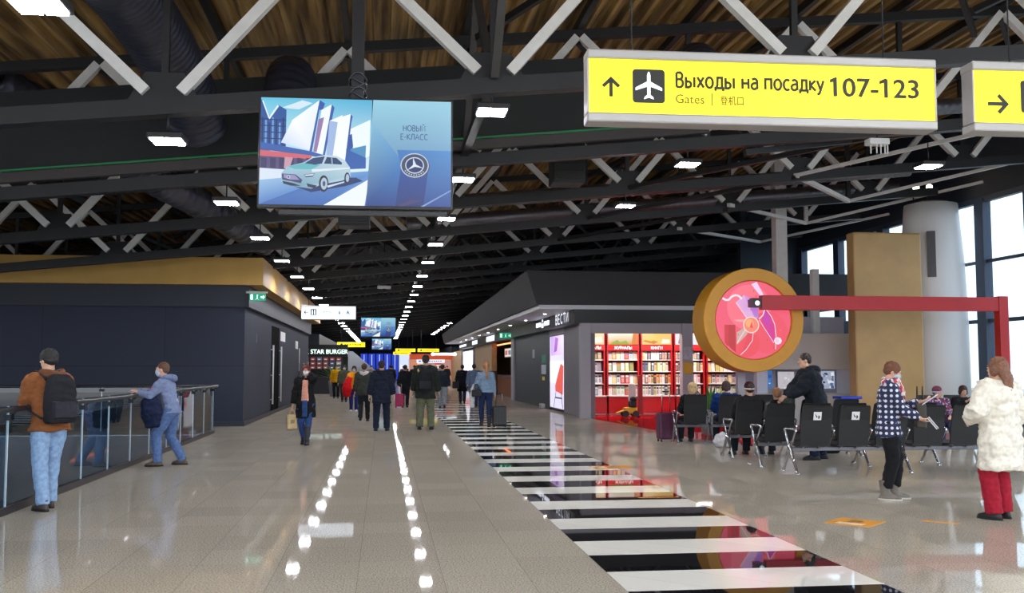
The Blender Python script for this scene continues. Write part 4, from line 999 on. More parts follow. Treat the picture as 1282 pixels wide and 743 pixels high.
# departure boards in blue
t = thing('departure_board', 'blue lit departure board columns at the far end of the hall', 'departure board', (-2.4, 108, 0))
for q in range(5):
    MB().box(q*.82,q*.82+.7,0,.15,.2,3.0,bev=.02).build('board', mat('blue_board',(24,50,170),.4,emit=(24,56,190),estr=.8), t)
mb = MB()
for q in range(5): mb.box(q*.82+.3,q*.82+.38,-.01,0,.4,2.9)
mb.build('lit_columns', mat('blue_white_lit',(170,190,255),.4,emit=(160,185,255),estr=1.), t)
t = thing('lightbox', 'bright pale lightbox right of the blue departure board', 'lightbox', (1.6,106,0)); MB().box(0,1.3,.02,.2,.1,3.2).build('frame', grey_alu, t); picture('lit_panel',[((206,220,244),[(0,0),(1.2,0),(1.2,2.9),(0,2.9)]),((230,236,250),[(.1,.4),(1.1,.4),(1.1,1.6),(.1,1.6)])], screen_mat(1.1), t, FRONT(.05,0,.2))
# red and orange store on the right far
t = thing('distant_store', 'distant red and white lit store at the end on the right', 'shop front', (2.6, 90, 0))
MB().box(-.3,3.9,0,.3,2.25,2.75).build('fascia', mat('orange_red_fascia',(200,84,50),.5,emit=(200,80,44),estr=.5), t)
MB().box(-.3,3.9,2.6,2.8,0,2.3).build('rear_wall', mat('store_back',(214,180,160),.5,emit=(236,190,170),estr=.35), t)
MB().box(-.3,3.9,.3,2.6,2.25,2.3).build('ceiling_panel', white_paint, t)
pp = [((226,232,246),[(.15,.0),(.85,.0),(.85,1),(.15,1)]),((70,90,190),[(.2,.3),(.26,.3),(.26,.7),(.2,.7)])]
for q in range(9): pp.append(((60,80,170),[(.3+q*.055,.35),(.335+q*.055,.35),(.335+q*.055,.65),(.3+q*.055,.65)]))
picture('lit_panel', pp, screen_mat(1.2), t, FRONT(-.2,-.01,1.95) @ Matrix.Diagonal((3.6,.3,1,1)))
picture('shelf_display', mosaic([(220,60,40),(240,220,200),(250,240,235),(180,60,60),(120,90,90),(240,150,90)],60,(206,150,140)), screen_mat(.8), t, FRONT(-.2,2.58,.1) @ Matrix.Diagonal((4.0,2.1,1,1)))
mb = MB(); mb.box(.2,1.4,.3,.9,0,.9); mb.box(2.2,3.2,.2,.8,0,.8); mb.build('counter', mat('white_counter',(230,225,225),.4), t)
t = thing('lit_bar_sign', 'slim white lit bar sign above the distant red store', 'sign', (4.0,84,2.5)); MB().box(.1,1.95,.0,.1,.06,.26,bev=.02).build('face_panel', mat('lit_bar',(240,244,255),.4,emit=(236,242,255),estr=1.3), t); mb = MB(); [mb.cyl((q,-.01,.16),.15,.12,18,'Y') for q in (.1,1.95)]; mb.build('end_roundel', mat('lit_bar',(240,244,255)), t); MB().box(.1,1.95,.02,.08,.26,.3).build('rail', grey_alu, t)
# planters near the burger shop
def plant(x,y,s,label):
    t = thing('potted_plant', label, 'plant', (x,y,0))
    MB().tube([(0,0,0),(0,0,.06),(0,0,.5*s)],[.16*s,.17*s,.22*s],18).build('pot', mat('grey_planter',(110,112,116),.5), t)
    mb = MB()
    for q in range(46):
        a_ = random.uniform(0,2*PI); L_ = random.uniform(.35,.75)*s; el = random.uniform(.5,1.3); base = Vector((.06*s*math.cos(a_),.06*s*math.sin(a_),.48*s))
        d = Vector((math.cos(a_)*math.cos(el),math.sin(a_)*math.cos(el),math.sin(el)))*L_; sd = Vector((-math.sin(a_),math.cos(a_),0))*.035*s; dr = Vector((d.x*.5,d.y*.5,-.12*s))
        p1 = base+d*.5; p2 = base+d+dr*.6
        v = [mb.bm.verts.new(p) for p in (base, p1+sd, p2, p1-sd, p1+Vector((0,0,.012)))]
        mb.bm.faces.new((v[0],v[1],v[4])); mb.bm.faces.new((v[1],v[2],v[4])); mb.bm.faces.new((v[2],v[3],v[4])); mb.bm.faces.new((v[3],v[0],v[4]))
    mb.build('foliage', mat('plant_green',(70,116,50),.5,0,.35,8), t)
plant(-2.55,54.5,1.7,'green potted plant before the burger shop, beside the left building'); plant(7.55,22.6,1.15,'green leafy plant behind the seated people')

# red stand, white poster and toy in front of the shop
t = thing('red_display_post', 'red upright display post with a flat red foot before the book shelf', 'display stand', (8.13, 31.2, .006))
MB().box(-.07,.07,-.06,.06,0,1.3,bev=.01).build('post', M_redshelf, t); MB().box(-.07,.62,-.2,.2,0,.06,bev=.01).build('foot', M_redshelf, t)
t = thing('leaflet_stand', 'white leaflet stand left of the red display post', 'display stand', (7.93, 31.45, .006)); MB().box(-.12,.12,-.02,.02,.25,1.02,bev=.006).build('board', white_paint, t); MB().box(-.02,.02,-.02,.02,0,.3).build('stem', grey_alu, t); MB().box(-.14,.14,-.14,.14,0,.02).build('foot', grey_alu, t); MB().box(-.11,.11,-.07,-.02,.45,.5).build('tray', grey_alu, t)
t = thing('toy_loader', 'black and yellow toy vehicle on the shop floor beside the white stand', 'toy', (7.72, 30.95, .006))
MB().box(-.2,.22,-.14,.14,.1,.3,bev=.04).build('body', mat('toy_yellow',(222,180,40),.4), t); MB().box(-.02,.2,-.13,.13,.28,.5,bev=.05).build('cab', black_plastic, t); MB().blob((.12,0,.55),(.11,.1,.1)).build('helmet', black_plastic, t)
for x in (-.16,.16):
    for y in (-.15,.15): MB().cyl((x,y-.03,.1),.1,.06,18,'Y').build('wheel', black_plastic, t)
MB().bar((-.2,0,.2),(-.42,0,.12),.2,.03).build('shovel', mat('toy_yellow',(222,180,40)), t)

# floor stickers
def sticker(cx, cy, w, h, rz, label, rgb=(232,160,60), ink=True):
    t = thing('floor_sticker', label, 'floor sticker', (cx,cy,.004), rz)
    MB().box(-w/2,w/2,-h/2,h/2,-.003,.0).build('film', mat('orange_floor_film',rgb,.25,0,.06,9), t)
    if ink:
        mb = MB(); mb.box(-w*.06,w*.2,-h*.12,-h*.02,0,.0008); mb.box(-w*.06,w*.2,h*.04,h*.14,0,.0008); mb.build('print', mat('sticker_ink',(96,70,44),.4), t)
        mb = MB(); mb.box(-w*.4,-w*.14,-h*.3,h*.3,0,.0007); mb.build('pale_print', mat('sticker_pale',(232,206,160),.3), t)
sticker(4.75,9.72,.46,.46,R(42),'orange and pink distancing sticker on the floor near the red sign reflection'); sticker(5.62,9.62,.07,.36,R(42),'thin orange floor strip beside the right edge',ink=False)
sticker(3.56,15.5,.62,.42,R(4),'orange sticker on the right edge of the zebra crossing'); sticker(3.3,11.85,.5,.05,0,'thin orange line on a zebra stripe, perhaps a reflection put in as colour',ink=False)  # the second one colours in an orange line that may be only a reflection
# ================================================================ BENCH SEATING
def bench(label, x, y, n, rz=0, pitch=.585, legs=None, stick=(), arms=None):
    """airport beam seating; local x along the row from 0, sitters face local +y"""
    t = thing('bench_seating', label, 'airport seating', (x,y,0), rz)
    Wd = n*pitch
    MB().box(-.02,Wd+.02,-.04,.04,.33,.39,bev=.008).build('beam', bench_beam, t)
    for i in range(n):
        cx = (i+.5)*pitch
        # seat pan and tall slightly reclined back, as bent shells
        prof = [(.24,.43),(.1,.415),(-.08,.40),(-.2,.41)]
        mb = MB(); rr = []
        for yy, zz in prof: rr.append([(cx-.235,yy,zz),(cx+.235,yy,zz),(cx+.235,yy,zz+.03),(cx-.235,yy,zz+.03)])
        mb.rings(rr, smooth=False); mb.build('seat', seat_black, t)
        prof = [(-.20,.43,.225),(-.235,.6,.235),(-.275,.8,.235),(-.33,.985,.225),(-.345,1.01,.205)]
        mb = MB(); rr = []
        for yy, zz, w in prof: rr.append([(cx-w,yy-.028,zz),(cx+w,yy-.028,zz),(cx+w,yy,zz),(cx-w,yy,zz)])
        mb.rings(rr, smooth=False); b = mb.build('backrest', seat_black, t)
        mb = MB(); [mb.bar((cx+sx*.12,-.06,.37),(cx+sx*.12,-.235,.5),.03,.02) for sx in (-1,1)]; mb.build('back_bracket', chrome, t)
        if i in stick:
            mb = MB(); mb.poly([(cx-.06,-.315,.80),(cx+.06,-.315,.80),(cx+.06,-.345,.92),(cx-.06,-.345,.92)],(0,-.004,0)); s = mb.build('distancing_sticker', mat('white_sticker',(232,232,232),.5), b)
            mb = MB(); P3 = lambda u, v: (cx+u, -.321-v*.25, .80+v)
            mb.poly([P3(-.04,.1),(P3(-.02,.07)),P3(.0,.05),P3(-.01,.03),P3(-.03,.06)]); mb.poly([P3(.01,.02),P3(.03,.02),P3(.035,.06),P3(.01,.07)]); mb.build('sticker_print', black_plastic, s)
    for i in (arms if arms is not None else range(n+1)):
        cx = i*pitch
        mb = MB(); mb.tube([(cx,.03,.40),(cx,.16,.60),(cx,.2,.645),(cx,.15,.66),(cx,-.2,.66),(cx,-.24,.645),(cx,-.2,.60),(cx,-.05,.40)],.017,8)
        mb.build('armrest', chrome, t)
    for i in (legs if legs is not None else (0, n)):
        cx = i*pitch
        for sy in (-1,1):
            mb = MB(); mb.tube([(cx,sy*.02,.42),(cx,sy*.06,.3),(cx,sy*.24,.05),(cx,sy*.27,.035)],[.026,.026,.02,.02],10); mb.cyl((cx,sy*.27,0),.032,.035,14); mb.build('leg', chrome, t)
    return t
bench('front bench of black seats, backs towards the camera, white stickers on two seats', 5.975, 13.95+.3, 6, stick=(0,1), legs=(0,3,6), arms=range(7))
bench('black bench just behind the front one, its chrome arm left of the first sticker', 5.83, 15.25, 5, legs=(0,3,5))
bench('black bench in the middle with the man in the black puffer jacket behind it', 5.99, 17.0, 4, legs=(0,1,4))
bench('rear black bench where the blond person sits, by the purple suitcase', 6.0, 20.2, 3, rz=R(-4), pitch=.72, legs=(0,1,3))
bench('far bench turned towards the camera, holding the two girls at right', 13.48, 18.6, 5, rz=PI, legs=(0,3,5))
t = tag(MB().box(0,.42,0,.28,0,.05,bev=.015).build('folder', mat('bright_blue_folder',(20,50,170),.35), loc=(7.86,16.5,1.012), rz=.1), 'bright blue folder lying on top of a seat back', 'folder')

# ================================================================ PEOPLE
def remesh(mb, voxel, amp=0., fscale=6., smooth=3, seed=0.):
    bm = mb.bm; bmesh.ops.recalc_face_normals(bm, faces=bm.faces[:])
    me = bpy.data.meshes.new('tmp'); bm.to_mesh(me); bm.free()
    o = bpy.data.objects.new('tmp', me); COL.objects.link(o)
    m = o.modifiers.new('r', 'REMESH'); m.mode = 'VOXEL'; m.voxel_size = voxel; m.use_smooth_shade = True
    s = o.modifiers.new('s', 'SMOOTH'); s.iterations = smooth; s.factor = .5
    bpy.context.view_layer.update()
    out = bpy.data.meshes.new_from_object(o.evaluated_get(bpy.context.evaluated_depsgraph_get()))
    bpy.data.objects.remove(o); bpy.data.meshes.remove(me)
    if amp:
        ns = [v.normal.copy() for v in out.vertices]
        for v, n in zip(out.vertices, ns):
            p = v.co*fscale + Vector((seed, seed*1.7, 0)); p.z *= 1.6
            v.co += n*amp*noise.noise(p) + n*amp*.4*noise.noise(p*2.3)
    for p in out.polygons: p.use_smooth = True
    return out
def add(name, me, m, parent):
    me.name = name; me.materials.clear()
    for q in (m if isinstance(m, (list, tuple)) else [m]): me.materials.append(q)
    o = bpy.data.objects.new(name, me); COL.objects.link(o); o.parent = parent; return o
def ik(a, b, l1, l2, pole):
    a = Vector(a); b = Vector(b); d = b-a; L = d.length
    if L > (l1+l2)*.999: b = a+d*((l1+l2)*.999/L); d = b-a; L = d.length
    t = d/L; x = (l1*l1-l2*l2+L*L)/(2*L); h = math.sqrt(max(0, l1*l1-x*x))
    p = Vector(pole); p = (p - t*p.dot(t))
    if p.length < 1e-4: p = Vector((0,0,-1))
    p.normalize(); return a+t*x+p*h, b

def skin_mat(rgb): return mat('skin_%d_%d_%d' % rgb, rgb, .55, 0, .08, 12, .1, 90)
def person(label, x, y, face, h=1.72, female=False, lean=0., twist=0., pelvis=(0,0,.942), hands=None, feet=None, elbow=None, knee=None,
           head=(0,0), top=((30,30,34),.12,.03), under=None, legs=((40,50,80),.012), shoes=(24,22,24), boots=0., skin=(206,160,134), hair=('short',(40,28,22)), mask=None,
           hood=None, hat=None, scarf=None, pattern=None, skirt=0., detail=1, sitting=False, palm=None, curl=None, collar=True, hoodtrim=None, open_coat=False):
    """face: degrees the person looks to, 0 = away along the hall (+Y), positive = turned left"""
    s = h/1.75
    t = thing('person', label, 'person', (x,y,0), R(face)); t.scale = (s,s,s)
    seed = (x*3.1+y*1.3) % 50
    vb = {2:.0085, 1:.014, 0:.024}[detail]; vc = {2:.013, 1:.018, 0:.03}[detail]
    PV = Vector(pelvis)
    TM = Matrix.Translation(PV) @ Matrix.Rotation(R(twist), 4, 'Z') @ Matrix.Rotation(-R(lean), 4, 'X')
    T = lambda *p: TM @ Vector(p)
    sh = .152 if female else .172
    hipw = .095
    SL, SR = T(-sh,0,.46), T(sh,0,.46)
    hands = hands or {}; feet = feet or {}; elbow = elbow or {}; knee = knee or {}
    tw = top[2]*.8
    hL = Vector(hands.get('L', (-.26-tw,.06,.82))); hR = Vector(hands.get('R', (.26+tw,.06,.82)))
    fL = feet.get('L', (-.1,0,.0,8)); fR = feet.get('R', (.1,0,.0,-8))
    eL, hL = ik(SL, hL, .29, .26, elbow.get('L', (-.4,-1,-.2))); eR, hR = ik(SR, hR, .29, .26, elbow.get('R', (.4,-1,-.2)))
    HL, HR = PV+Matrix.Rotation(R(twist*.5),3,'Z') @ Vector((-hipw,0,-.02)), PV+Matrix.Rotation(R(twist*.5),3,'Z') @ Vector((hipw,0,-.02))
    kL, aL = ik(HL, Vector((fL[0], fL[1], .085+fL[2])), .43, .42, knee.get('L', (-.1,1,0))); kR, aR = ik(HR, Vector((fR[0], fR[1], .085+fR[2])), .43, .42, knee.get('R', (.1,1,0)))
    NK = T(0,.0,.53)
    HM = Matrix.Translation(T(0,.012,.60)) @ Matrix.Rotation(R(twist*.6+head[0]), 4, 'Z') @ Matrix.Rotation(-R(head[1]), 4, 'X')
    H = lambda *p: HM @ Vector(p)
    HR3 = HM.to_3x3()
    TR3 = TM.to_3x3()
    def ell(z, rx, ry, y0=0., x0=0., n=16, fn=T): return [fn(x0+rx*math.cos(2*PI*k/n), y0+ry*math.sin(2*PI*k/n), z) for k in range(n)]
    # ---- body, one continuous surface
    mb = MB()
    wst = .118 if female else .135
    mb.rings([ell(-.11,.09,.07), ell(-.06,.155,.10,-.005), ell(.02,.16,.108,-.005), ell(.13,wst,.092), ell(.24,wst+.015,.098), ell(.35,.155,.112,.005), ell(.42,.165 if female else .18,.10), ell(.475,.15 if female else .165,.08), ell(.505,.09,.062), ell(.54,.056,.056), ell(.60,.052,.055,.008)])
    for S_, e_, h_ in ((SL,eL,hL),(SR,eR,hR)):
        mid = e_.lerp(h_, .35)
        mb.tube([S_+(e_-S_)*-.08, S_, S_.lerp(e_,.4), e_, mid, h_], [.045,.056,.046,.038,.038,.026], 12)
        mb.blob(S_, (.06,.06,.06), None, 12, 8)
    for H_, k_, a_ in ((HL,kL,aL),(HR,kR,aR)):
        mb.tube([H_+Vector((0,0,.03)), H_.lerp(k_,.12), H_.lerp(k_,.5), k_, k_.lerp(a_,.3), a_], [.08,.088,.072,.055,.054,.038], 14)
    # head: skull, face, jaw, brow, nose, ears
    mb.blob(H(0,-.012,.085), (.073,.092,.080), HR3); mb.blob(H(0,.022,.035), (.060,.072,.085), HR3)
    mb.blob(H(0,.055,-.028), (.038,.036,.028), HR3); mb.blob(H(0,.03,-.008), (.052,.055,.04), HR3)
    mb.tube([T(0,-.005,.50), T(0,.0,.56), H(0,-.012,.03)], [.058,.053,.055], 12)
    mb.tube([H(0,.088,.072), H(0,.103,.045), H(0,.110,.028)], [.008,.011,.015], 8); mb.blob(H(0,.082,.09), (.045,.014,.010), HR3)
    mb.blob(H(0,.094,.0), (.022,.01,.010), HR3)
    for sx in (-1,1): mb.blob(H(sx*.075,-.008,.05), (.010,.020,.030), HR3)
    # hands with five fingers
    fr_ = .0092 if detail == 2 else .0105
    for side, e_, h_ in (('L',eL,hL),('R',eR,hR)):
        d = (h_-e_).normalized()
        pn = Vector((palm or {}).get(side, (1,0,0) if side == 'L' else (-1,0,0)))    # palm faces the body
        pn = (pn-d*pn.dot(d)); pn = pn.normalized() if pn.length > 1e-3 else Vector((0,0,-1))
        w = d.cross(pn).normalized()
        front = Vector((0,1,0)) if not palm else Vector((0,.3,1))
        if w.dot(front) < 0: w = -w           # towards the thumb
        cu = (curl or {}).get(side, 28)
        pc = h_+d*.045
        M3 = Matrix((w, pn, d)).transposed()
        mb.blob(pc, (.042,.017,.052), M3, 12, 8); mb.tube([h_-d*.03, h_+d*.02],[.028,.03],10)
        for i, (o_, L_) in enumerate([(-.031,.062),(-.011,.074),(.010,.080),(.031,.072)]):
            p0 = h_+d*.082+w*o_; a1 = R(cu*.5); a2 = R(cu*1.3); a3 = R(cu*2.1)
            p1 = p0+(d*math.cos(a1)+pn*math.sin(a1))*L_*.42+w*o_*.12; p2 = p1+(d*math.cos(a2)+pn*math.sin(a2))*L_*.33; p3 = p2+(d*math.cos(a3)+pn*math.sin(a3))*L_*.27
            mb.tube([p0-d*.02,p0,p1,p2,p3],[fr_,fr_,fr_*.95,fr_*.88,fr_*.72],7)
        p0 = h_+d*.03+w*.034; p1 = p0+(w*.75+d*.6+pn*.35).normalized()*.036; p2 = p1+(d*.85+w*.3+pn*.5).normalized()*.03
        mb.tube([h_+d*.02+w*.015,p0,p1,p2],[.013,.0125,.0105,.008],7)
    body = remesh(mb, vb, smooth=2); add('body', body, skin_mat(skin), t)
    # ---- trousers
    lc, lp = legs
    mb = MB()
    for H_, k_, a_ in ((HL,kL,aL),(HR,kR,aR)):
        an = a_ + Vector((0,0,-.02)) if not boots else a_+Vector((0,0,boots*.5))
        mb.tube([H_+Vector((0,0,.05)), H_.lerp(k_,.12), H_.lerp(k_,.5), k_, k_.lerp(a_,.35), k_.lerp(a_,.8), an], [.092,.10+lp*.5,.084+lp,.068+lp,.064+lp,.052+lp*1.2,.052+lp*1.3 if not boots else .045+lp*.3], 14)
    mb.rings([ell(-.12,.11,.085), ell(-.07,.17,.115,-.005), ell(.0,.174,.12,-.006), ell(.07,.16,.112)])
    add('trousers', remesh(mb, vc, .010, 9, 3, seed), fabric('trousers_%d_%d_%d' % lc, lc, .22), t)
    # ---- shoes / boots
    for nm_, a_, f_ in (('L',aL,fL),('R',aR,fR)):
        M3 = Matrix.Rotation(R(f_[3]), 3, 'Z'); pit = f_[4] if len(f_) > 4 else 0.
        M3 = M3 @ Matrix.Rotation(-R(pit), 3, 'X')
        A0 = a_; sm = shoes
        mb = MB(); Q = lambda *p: A0 + M3 @ Vector(p)
        mb.rings([[Q(rx*math.cos(2*PI*k/16), y0+ry*math.sin(2*PI*k/16), z) for k in range(16)] for z, rx, ry, y0 in ((-.072,.047,.138,.055),(-.055,.05,.14,.055),(-.035,.046,.128,.05),(-.012,.042,.085,.02),(.02,.046,.058,-.005),(.045,.048,.055,-.005))])
        if boots:
            mb.rings([[Q(rx*math.cos(2*PI*k/16), ry*math.sin(2*PI*k/16)-.005, z) for k in range(16)] for z, rx, ry in ((-.02,.05,.06),(.06,.055,.062),(boots*.7,.064,.07),(boots,.07,.076))])
        sh_ = add('boot' if boots else 'shoe', remesh(mb, max(vb,.01), 0, 1, 2), mat('shoe_%d_%d_%d' % sm, sm, .5, 0, .2, 20), t)
        mb = MB(); mb.rings([[Q(.05*math.cos(2*PI*k/20)*(1 if True else 1), .055+.143*math.sin(2*PI*k/20), z) for k in range(20)] for z in (-.085,-.066)])
        mb.build('sole', mat('pale_sole',(200,196,186),.6) if sum(sm) > 260 else mat('dark_sole',(16,15,15),.7), sh_)
    # ---- upper garment
    tc_, tl, tp = top
    mt = pattern if pattern else fabric('top_%d_%d_%d' % tc_, tc_, .14)
    def garment(tl, tp, sleeves=True, nm='jacket', mt=mt, up=.5, wfac=1.):
        mb = MB(); rr = []
        # hem below the pelvis hangs straight down
        hang = lambda px, py, pz: PV + Matrix.Rotation(R(twist), 3, 'Z') @ Vector((px, py, pz))
        if not sitting and tl > 0:
            nlow = max(1, int(tl/.12))
            for i in range(nlow, 0, -1):
                z = -tl*i/nlow; fl = 1+.10*i/nlow
                rr.append(ell(z,(.172+tp)*fl*wfac,(.122+tp)*fl,-.005-.02*math.sin(R(lean))*0, fn=hang))
        rr += [ell(.0,(.170+tp)*wfac,.118+tp,-.004), ell(.13,(wst+.024+tp)*wfac,.108+tp), ell(.24,wst+.034+tp,.112+tp), ell(.35,.168+tp,.124+tp,.004), ell(.42,.172+tp if not female else .155+tp,.110+tp), ell(.478,.140+tp*.6 if not female else .125+tp*.6,.09+tp*.9), ell(.512,.096+tp*.5,.072+tp*.6), ell(.545 if collar else .53,.068+tp*.3,.066+tp*.4)]
        mb.rings(rr)
        if sleeves:
            for S_, e_, h_ in ((SL,eL,hL),(SR,eR,hR)):
                mb.blob(S_+Vector((0,0,-.008)), (.058+tp*.7,)*3, None, 14, 9)
                mb.tube([S_.lerp(e_,-.05), S_.lerp(e_,.15), S_.lerp(e_,.6), e_, e_.lerp(h_,.4), e_.lerp(h_,.93)], [.062+tp,.064+tp,.055+tp,.052+tp*.95,.048+tp*.8,.038+tp*.6], 14)
        return add(nm, remesh(mb, vc, .012+tp*.22, 8, 3, seed), mt, t)
    garment(tl, tp, nm='coat' if tl > .3 else 'jacket')
    if under:   # front panel of the garment beneath an open coat
        mb = MB(); uc = under
        mb.rings([ell(.0,.085,.03,.118+tp*.7), ell(.13,.075,.035,.105+tp*.7), ell(.25,.07,.035,.112+tp*.7), ell(.36,.068,.035,.122+tp*.6), ell(.44,.066,.04,.09+tp*.5), ell(.51,.062,.04,.05), ell(.54,.062,.06,.01)])
        add('sweater', remesh(mb, vc, .006, 9, 2, seed), fabric('under_%d_%d_%d' % uc, uc), t)
        mb = MB()
        for z0, z1 in ((0,-.16),(-.16,-.34)):
            mb.rings([[PV+Vector((.06*math.cos(2*PI*k/12), .165+.024*math.sin(2*PI*k/12), z)) for k in range(12)] for z in (z0+.02, z1)])
        add('trouser_front', remesh(mb, vc, .004, 9, 2, seed), fabric('trousers_%d_%d_%d' % lc, lc), t)
    if skirt: pass
    if hood:
        mb = MB(); mb.tube([T(-.085,.03,.53), T(-.11,-.05,.53), T(-.06,-.125,.50), T(0,-.145,.475), T(.06,-.125,.50), T(.11,-.05,.53), T(.085,.03,.53)], [.03,.042,.052,.06,.052,.042,.03], 12)
        hd = add('hood', remesh(mb, vc, .008, 10, 2, seed), fabric('hood_%d_%d_%d' % hood, hood), t)
        if hoodtrim:
            mb = MB(); mb.tube([T(-.17,-.04,.50), T(-.17,-.12,.42), T(-.09,-.185,.36), T(0,-.195,.35), T(.09,-.18,.38)], [.02,.028,.03,.03,.02], 10)
            add('hood_trim', remesh(mb, vc, .006, 20, 1, seed), fabric('trim_%d_%d_%d' % hoodtrim, hoodtrim), hd)
    if scarf:
        mb = MB(); mb.tube([T(.095*math.cos(a), .01+.085*math.sin(a), .53+.02*math.sin(a*2)) for a in [2*PI*i/14 for i in range(14)]], .045, 10, closed=True)
        mb.tube([T(.03,.10,.54), T(.05,.15,.42), T(.03,.165,.25), T(.0,.155,.1)], [.045,.05,.05,.055], 10, flat=.5)
        add('scarf', remesh(mb, vc, .012, 14, 2, seed), scarf, t)
    # ---- hair, hat, mask
    hs, hc = hair
    hm = mat('hair_%d_%d_%d' % hc, hc, .6, 0, .3, 40, .6, 120)
    if hs:
        mb = MB(); g = .008 if hs == 'buzz' else .016
        mb.blob(H(0,-.024,.098), (.074+g,.088+g,.078+g), HR3, 20, 12)
        mb.blob(H(0,-.055,.05), (.062+g*.7,.05+g,.06), HR3)
        if hs in ('bob','long','curly'):
            for sx in (-1,1): mb.blob(H(sx*.07,-.015,.045), (.028,.05,.075), HR3)
            mb.blob(H(0,-.075,.04), (.08,.045,.09), HR3)
        if hs == 'long': mb.tube([H(0,-.07,.08), T(0,-.12,.55), T(0,-.13,.42)], [.08,.075,.05], 12, flat=.6)
        if hs == 'ponytail': mb.tube([H(0,-.11,.12), H(0,-.155,.09), T(.0,-.15,.56), T(0.01,-.16,.42), T(0.02,-.155,.32)], [.03,.036,.042,.038,.015], 12)
        if hs == 'curly':
            for q in range(30):
                a = random.uniform(0,2*PI); el = random.uniform(-.2,1.4); mb.blob(H(.088*math.cos(a)*math.cos(el), -.035+.09*math.sin(a)*math.cos(el) if math.sin(a) < .4 else -.02, .09+.085*math.sin(el)), (.024,.024,.024), None, 8, 6)
        add('hair', remesh(mb, max(vb,.01), .006, 30, 1, seed), hm, t)
    if hat:
        mb = MB(); mb.blob(H(0,-.015,.115), (.088,.105,.082), HR3, 20, 12)
        mb.rings([[H(.09*math.cos(2*PI*k/18), -.015+.106*math.sin(2*PI*k/18), z) for k in range(18)] for z in (.075,.125)])
        hh = add('hat', remesh(mb, max(vb,.01), .004, 20, 1, seed), fabric('hat_%d_%d_%d' % hat[0], hat[0]), t)
        if len(hat) > 1 and hat[1]:
            mb = MB(); mb.rings([[H(.094*math.cos(2*PI*k/20), -.015+.11*math.sin(2*PI*k/20), z) for k in range(20)] for z in (.045,.075)]); mb.build('hat_band', fabric('hat_%d_%d_%d' % hat[1], hat[1]), hh)
    if mask:
        mb = MB(); mb.blob(H(0,.052,.012), (.062,.062,.058), HR3, 18, 12)
        mk = add('face_mask', remesh(mb, max(vb,.01), .002, 20, 1), mat('mask_%d_%d_%d' % mask, mask, .7), t)
        mb = MB()
        for sx in (-1,1): mb.tube([H(sx*.055,.06,.035), H(sx*.078,.02,.055), H(sx*.084,-.01,.06)], .0025, 5)
        mb.build('ear_loop', mat('mask_%d_%d_%d' % mask, mask), mk)
    elif detail:
        mb = MB(); mb.blob(H(0,.100,.0), (.020,.006,.0035), HR3, 12, 6); mb.blob(H(0,.099,-.006), (.017,.006,.004), HR3, 12, 6); mb.build('lips', mat('lips',(160,84,78),.5), t)
    if detail:
        for sx in (-1,1):
            mb = MB(); mb.mi = 0; mb.blob(H(sx*.031,.082,.066), (.0135,.011,.009), HR3, 12, 8); mb.mi = 1; mb.blob(H(sx*.031,.090,.066), (.006,.005,.006), HR3, 10, 6)
            mb.build('eye', [mat('eye_white',(225,220,215),.2), mat('iris',(40,28,22),.15)], t)
            mb = MB(); mb.tube([H(sx*.014,.094,.084), H(sx*.032,.094,.09), H(sx*.05,.08,.084)], [.003,.004,.002], 6); mb.build('eyebrow', hm, t)
    t['_pts'] = 0; del t['_pts']
    return t, dict(HL=hL, HR=hR, T=T, H=H, M=Matrix.Translation((x,y,0)) @ Matrix.Rotation(R(face),4,'Z') @ Matrix.Scale(s,4))

def backpack(info, label, rgb, w=.30, h=.44, d=.17, z=.02):
    M, T = info['M'], info['T']
    P = lambda *p: (M @ T(*p).to_4d()).to_3d()
    # built in world space about an origin at the back
    o = P(0,-.2,z+h*.4); t = thing('backpack', label, 'backpack', o)
    W_ = lambda *p: P(*p)-o
    mb = MB(); n = 20
    def rr(zz, rx, ry): return [W_(rx*(abs(math.cos(a))**.6)*(1 if math.cos(a) > 0 else -1), -.14-d*.5+ry*(abs(math.sin(a))**.6)*(1 if math.sin(a) > 0 else -1), z+zz) for a in [2*PI*k/n for k in range(n)]]
    mb.rings([rr(0,w*.44,d*.42),rr(.03,w*.5,d*.5),rr(h*.5,w*.5,d*.5),rr(h*.85,w*.44,d*.42),rr(h,w*.3,d*.25)])
    body = add('main_bag', remesh(mb, .012, .008, 12, 2), fabric('bag_%d_%d_%d' % rgb, rgb), t)
    mb = MB(); mb.rings([[W_(a*w*.38, -.14-d-.0+b, z+c) for a, b, c in q] for q in ([(-1,.02,.04),(1,.02,.04),(1,.02,h*.45),(-1,.02,h*.45)],[(-.9,-.04,.06),(.9,-.04,.06),(.9,-.04,h*.42),(-.9,-.04,h*.42)])], smooth=False)
    mb.build('front_pocket', fabric('bagp_%d_%d_%d' % rgb, tuple(min(255,int(v*1.25+6)) for v in rgb)), body)
    for sx in (-1,1):
        mb = MB(); mb.tube([W_(sx*w*.3,-.14,z+h*.9),W_(sx*w*.36,-.09,.50),W_(sx*w*.4,.02,.545),W_(sx*w*.42,.13,.46),W_(sx*w*.5,.15,.3),W_(sx*w*.58,.04,.12),W_(sx*w*.46,-.14,z+.06)], .022, 8, flat=.5)
        mb.build('strap', fabric('bagp_%d_%d_%d' % rgb, rgb), t)
    mb = MB(); mb.tube([W_(-.04,-.16,z+h),W_(-.03,-.16,z+h+.05),W_(.03,-.16,z+h+.05),W_(.04,-.16,z+h)],.008,6); mb.build('top_handle', black_plastic, t)
    return t
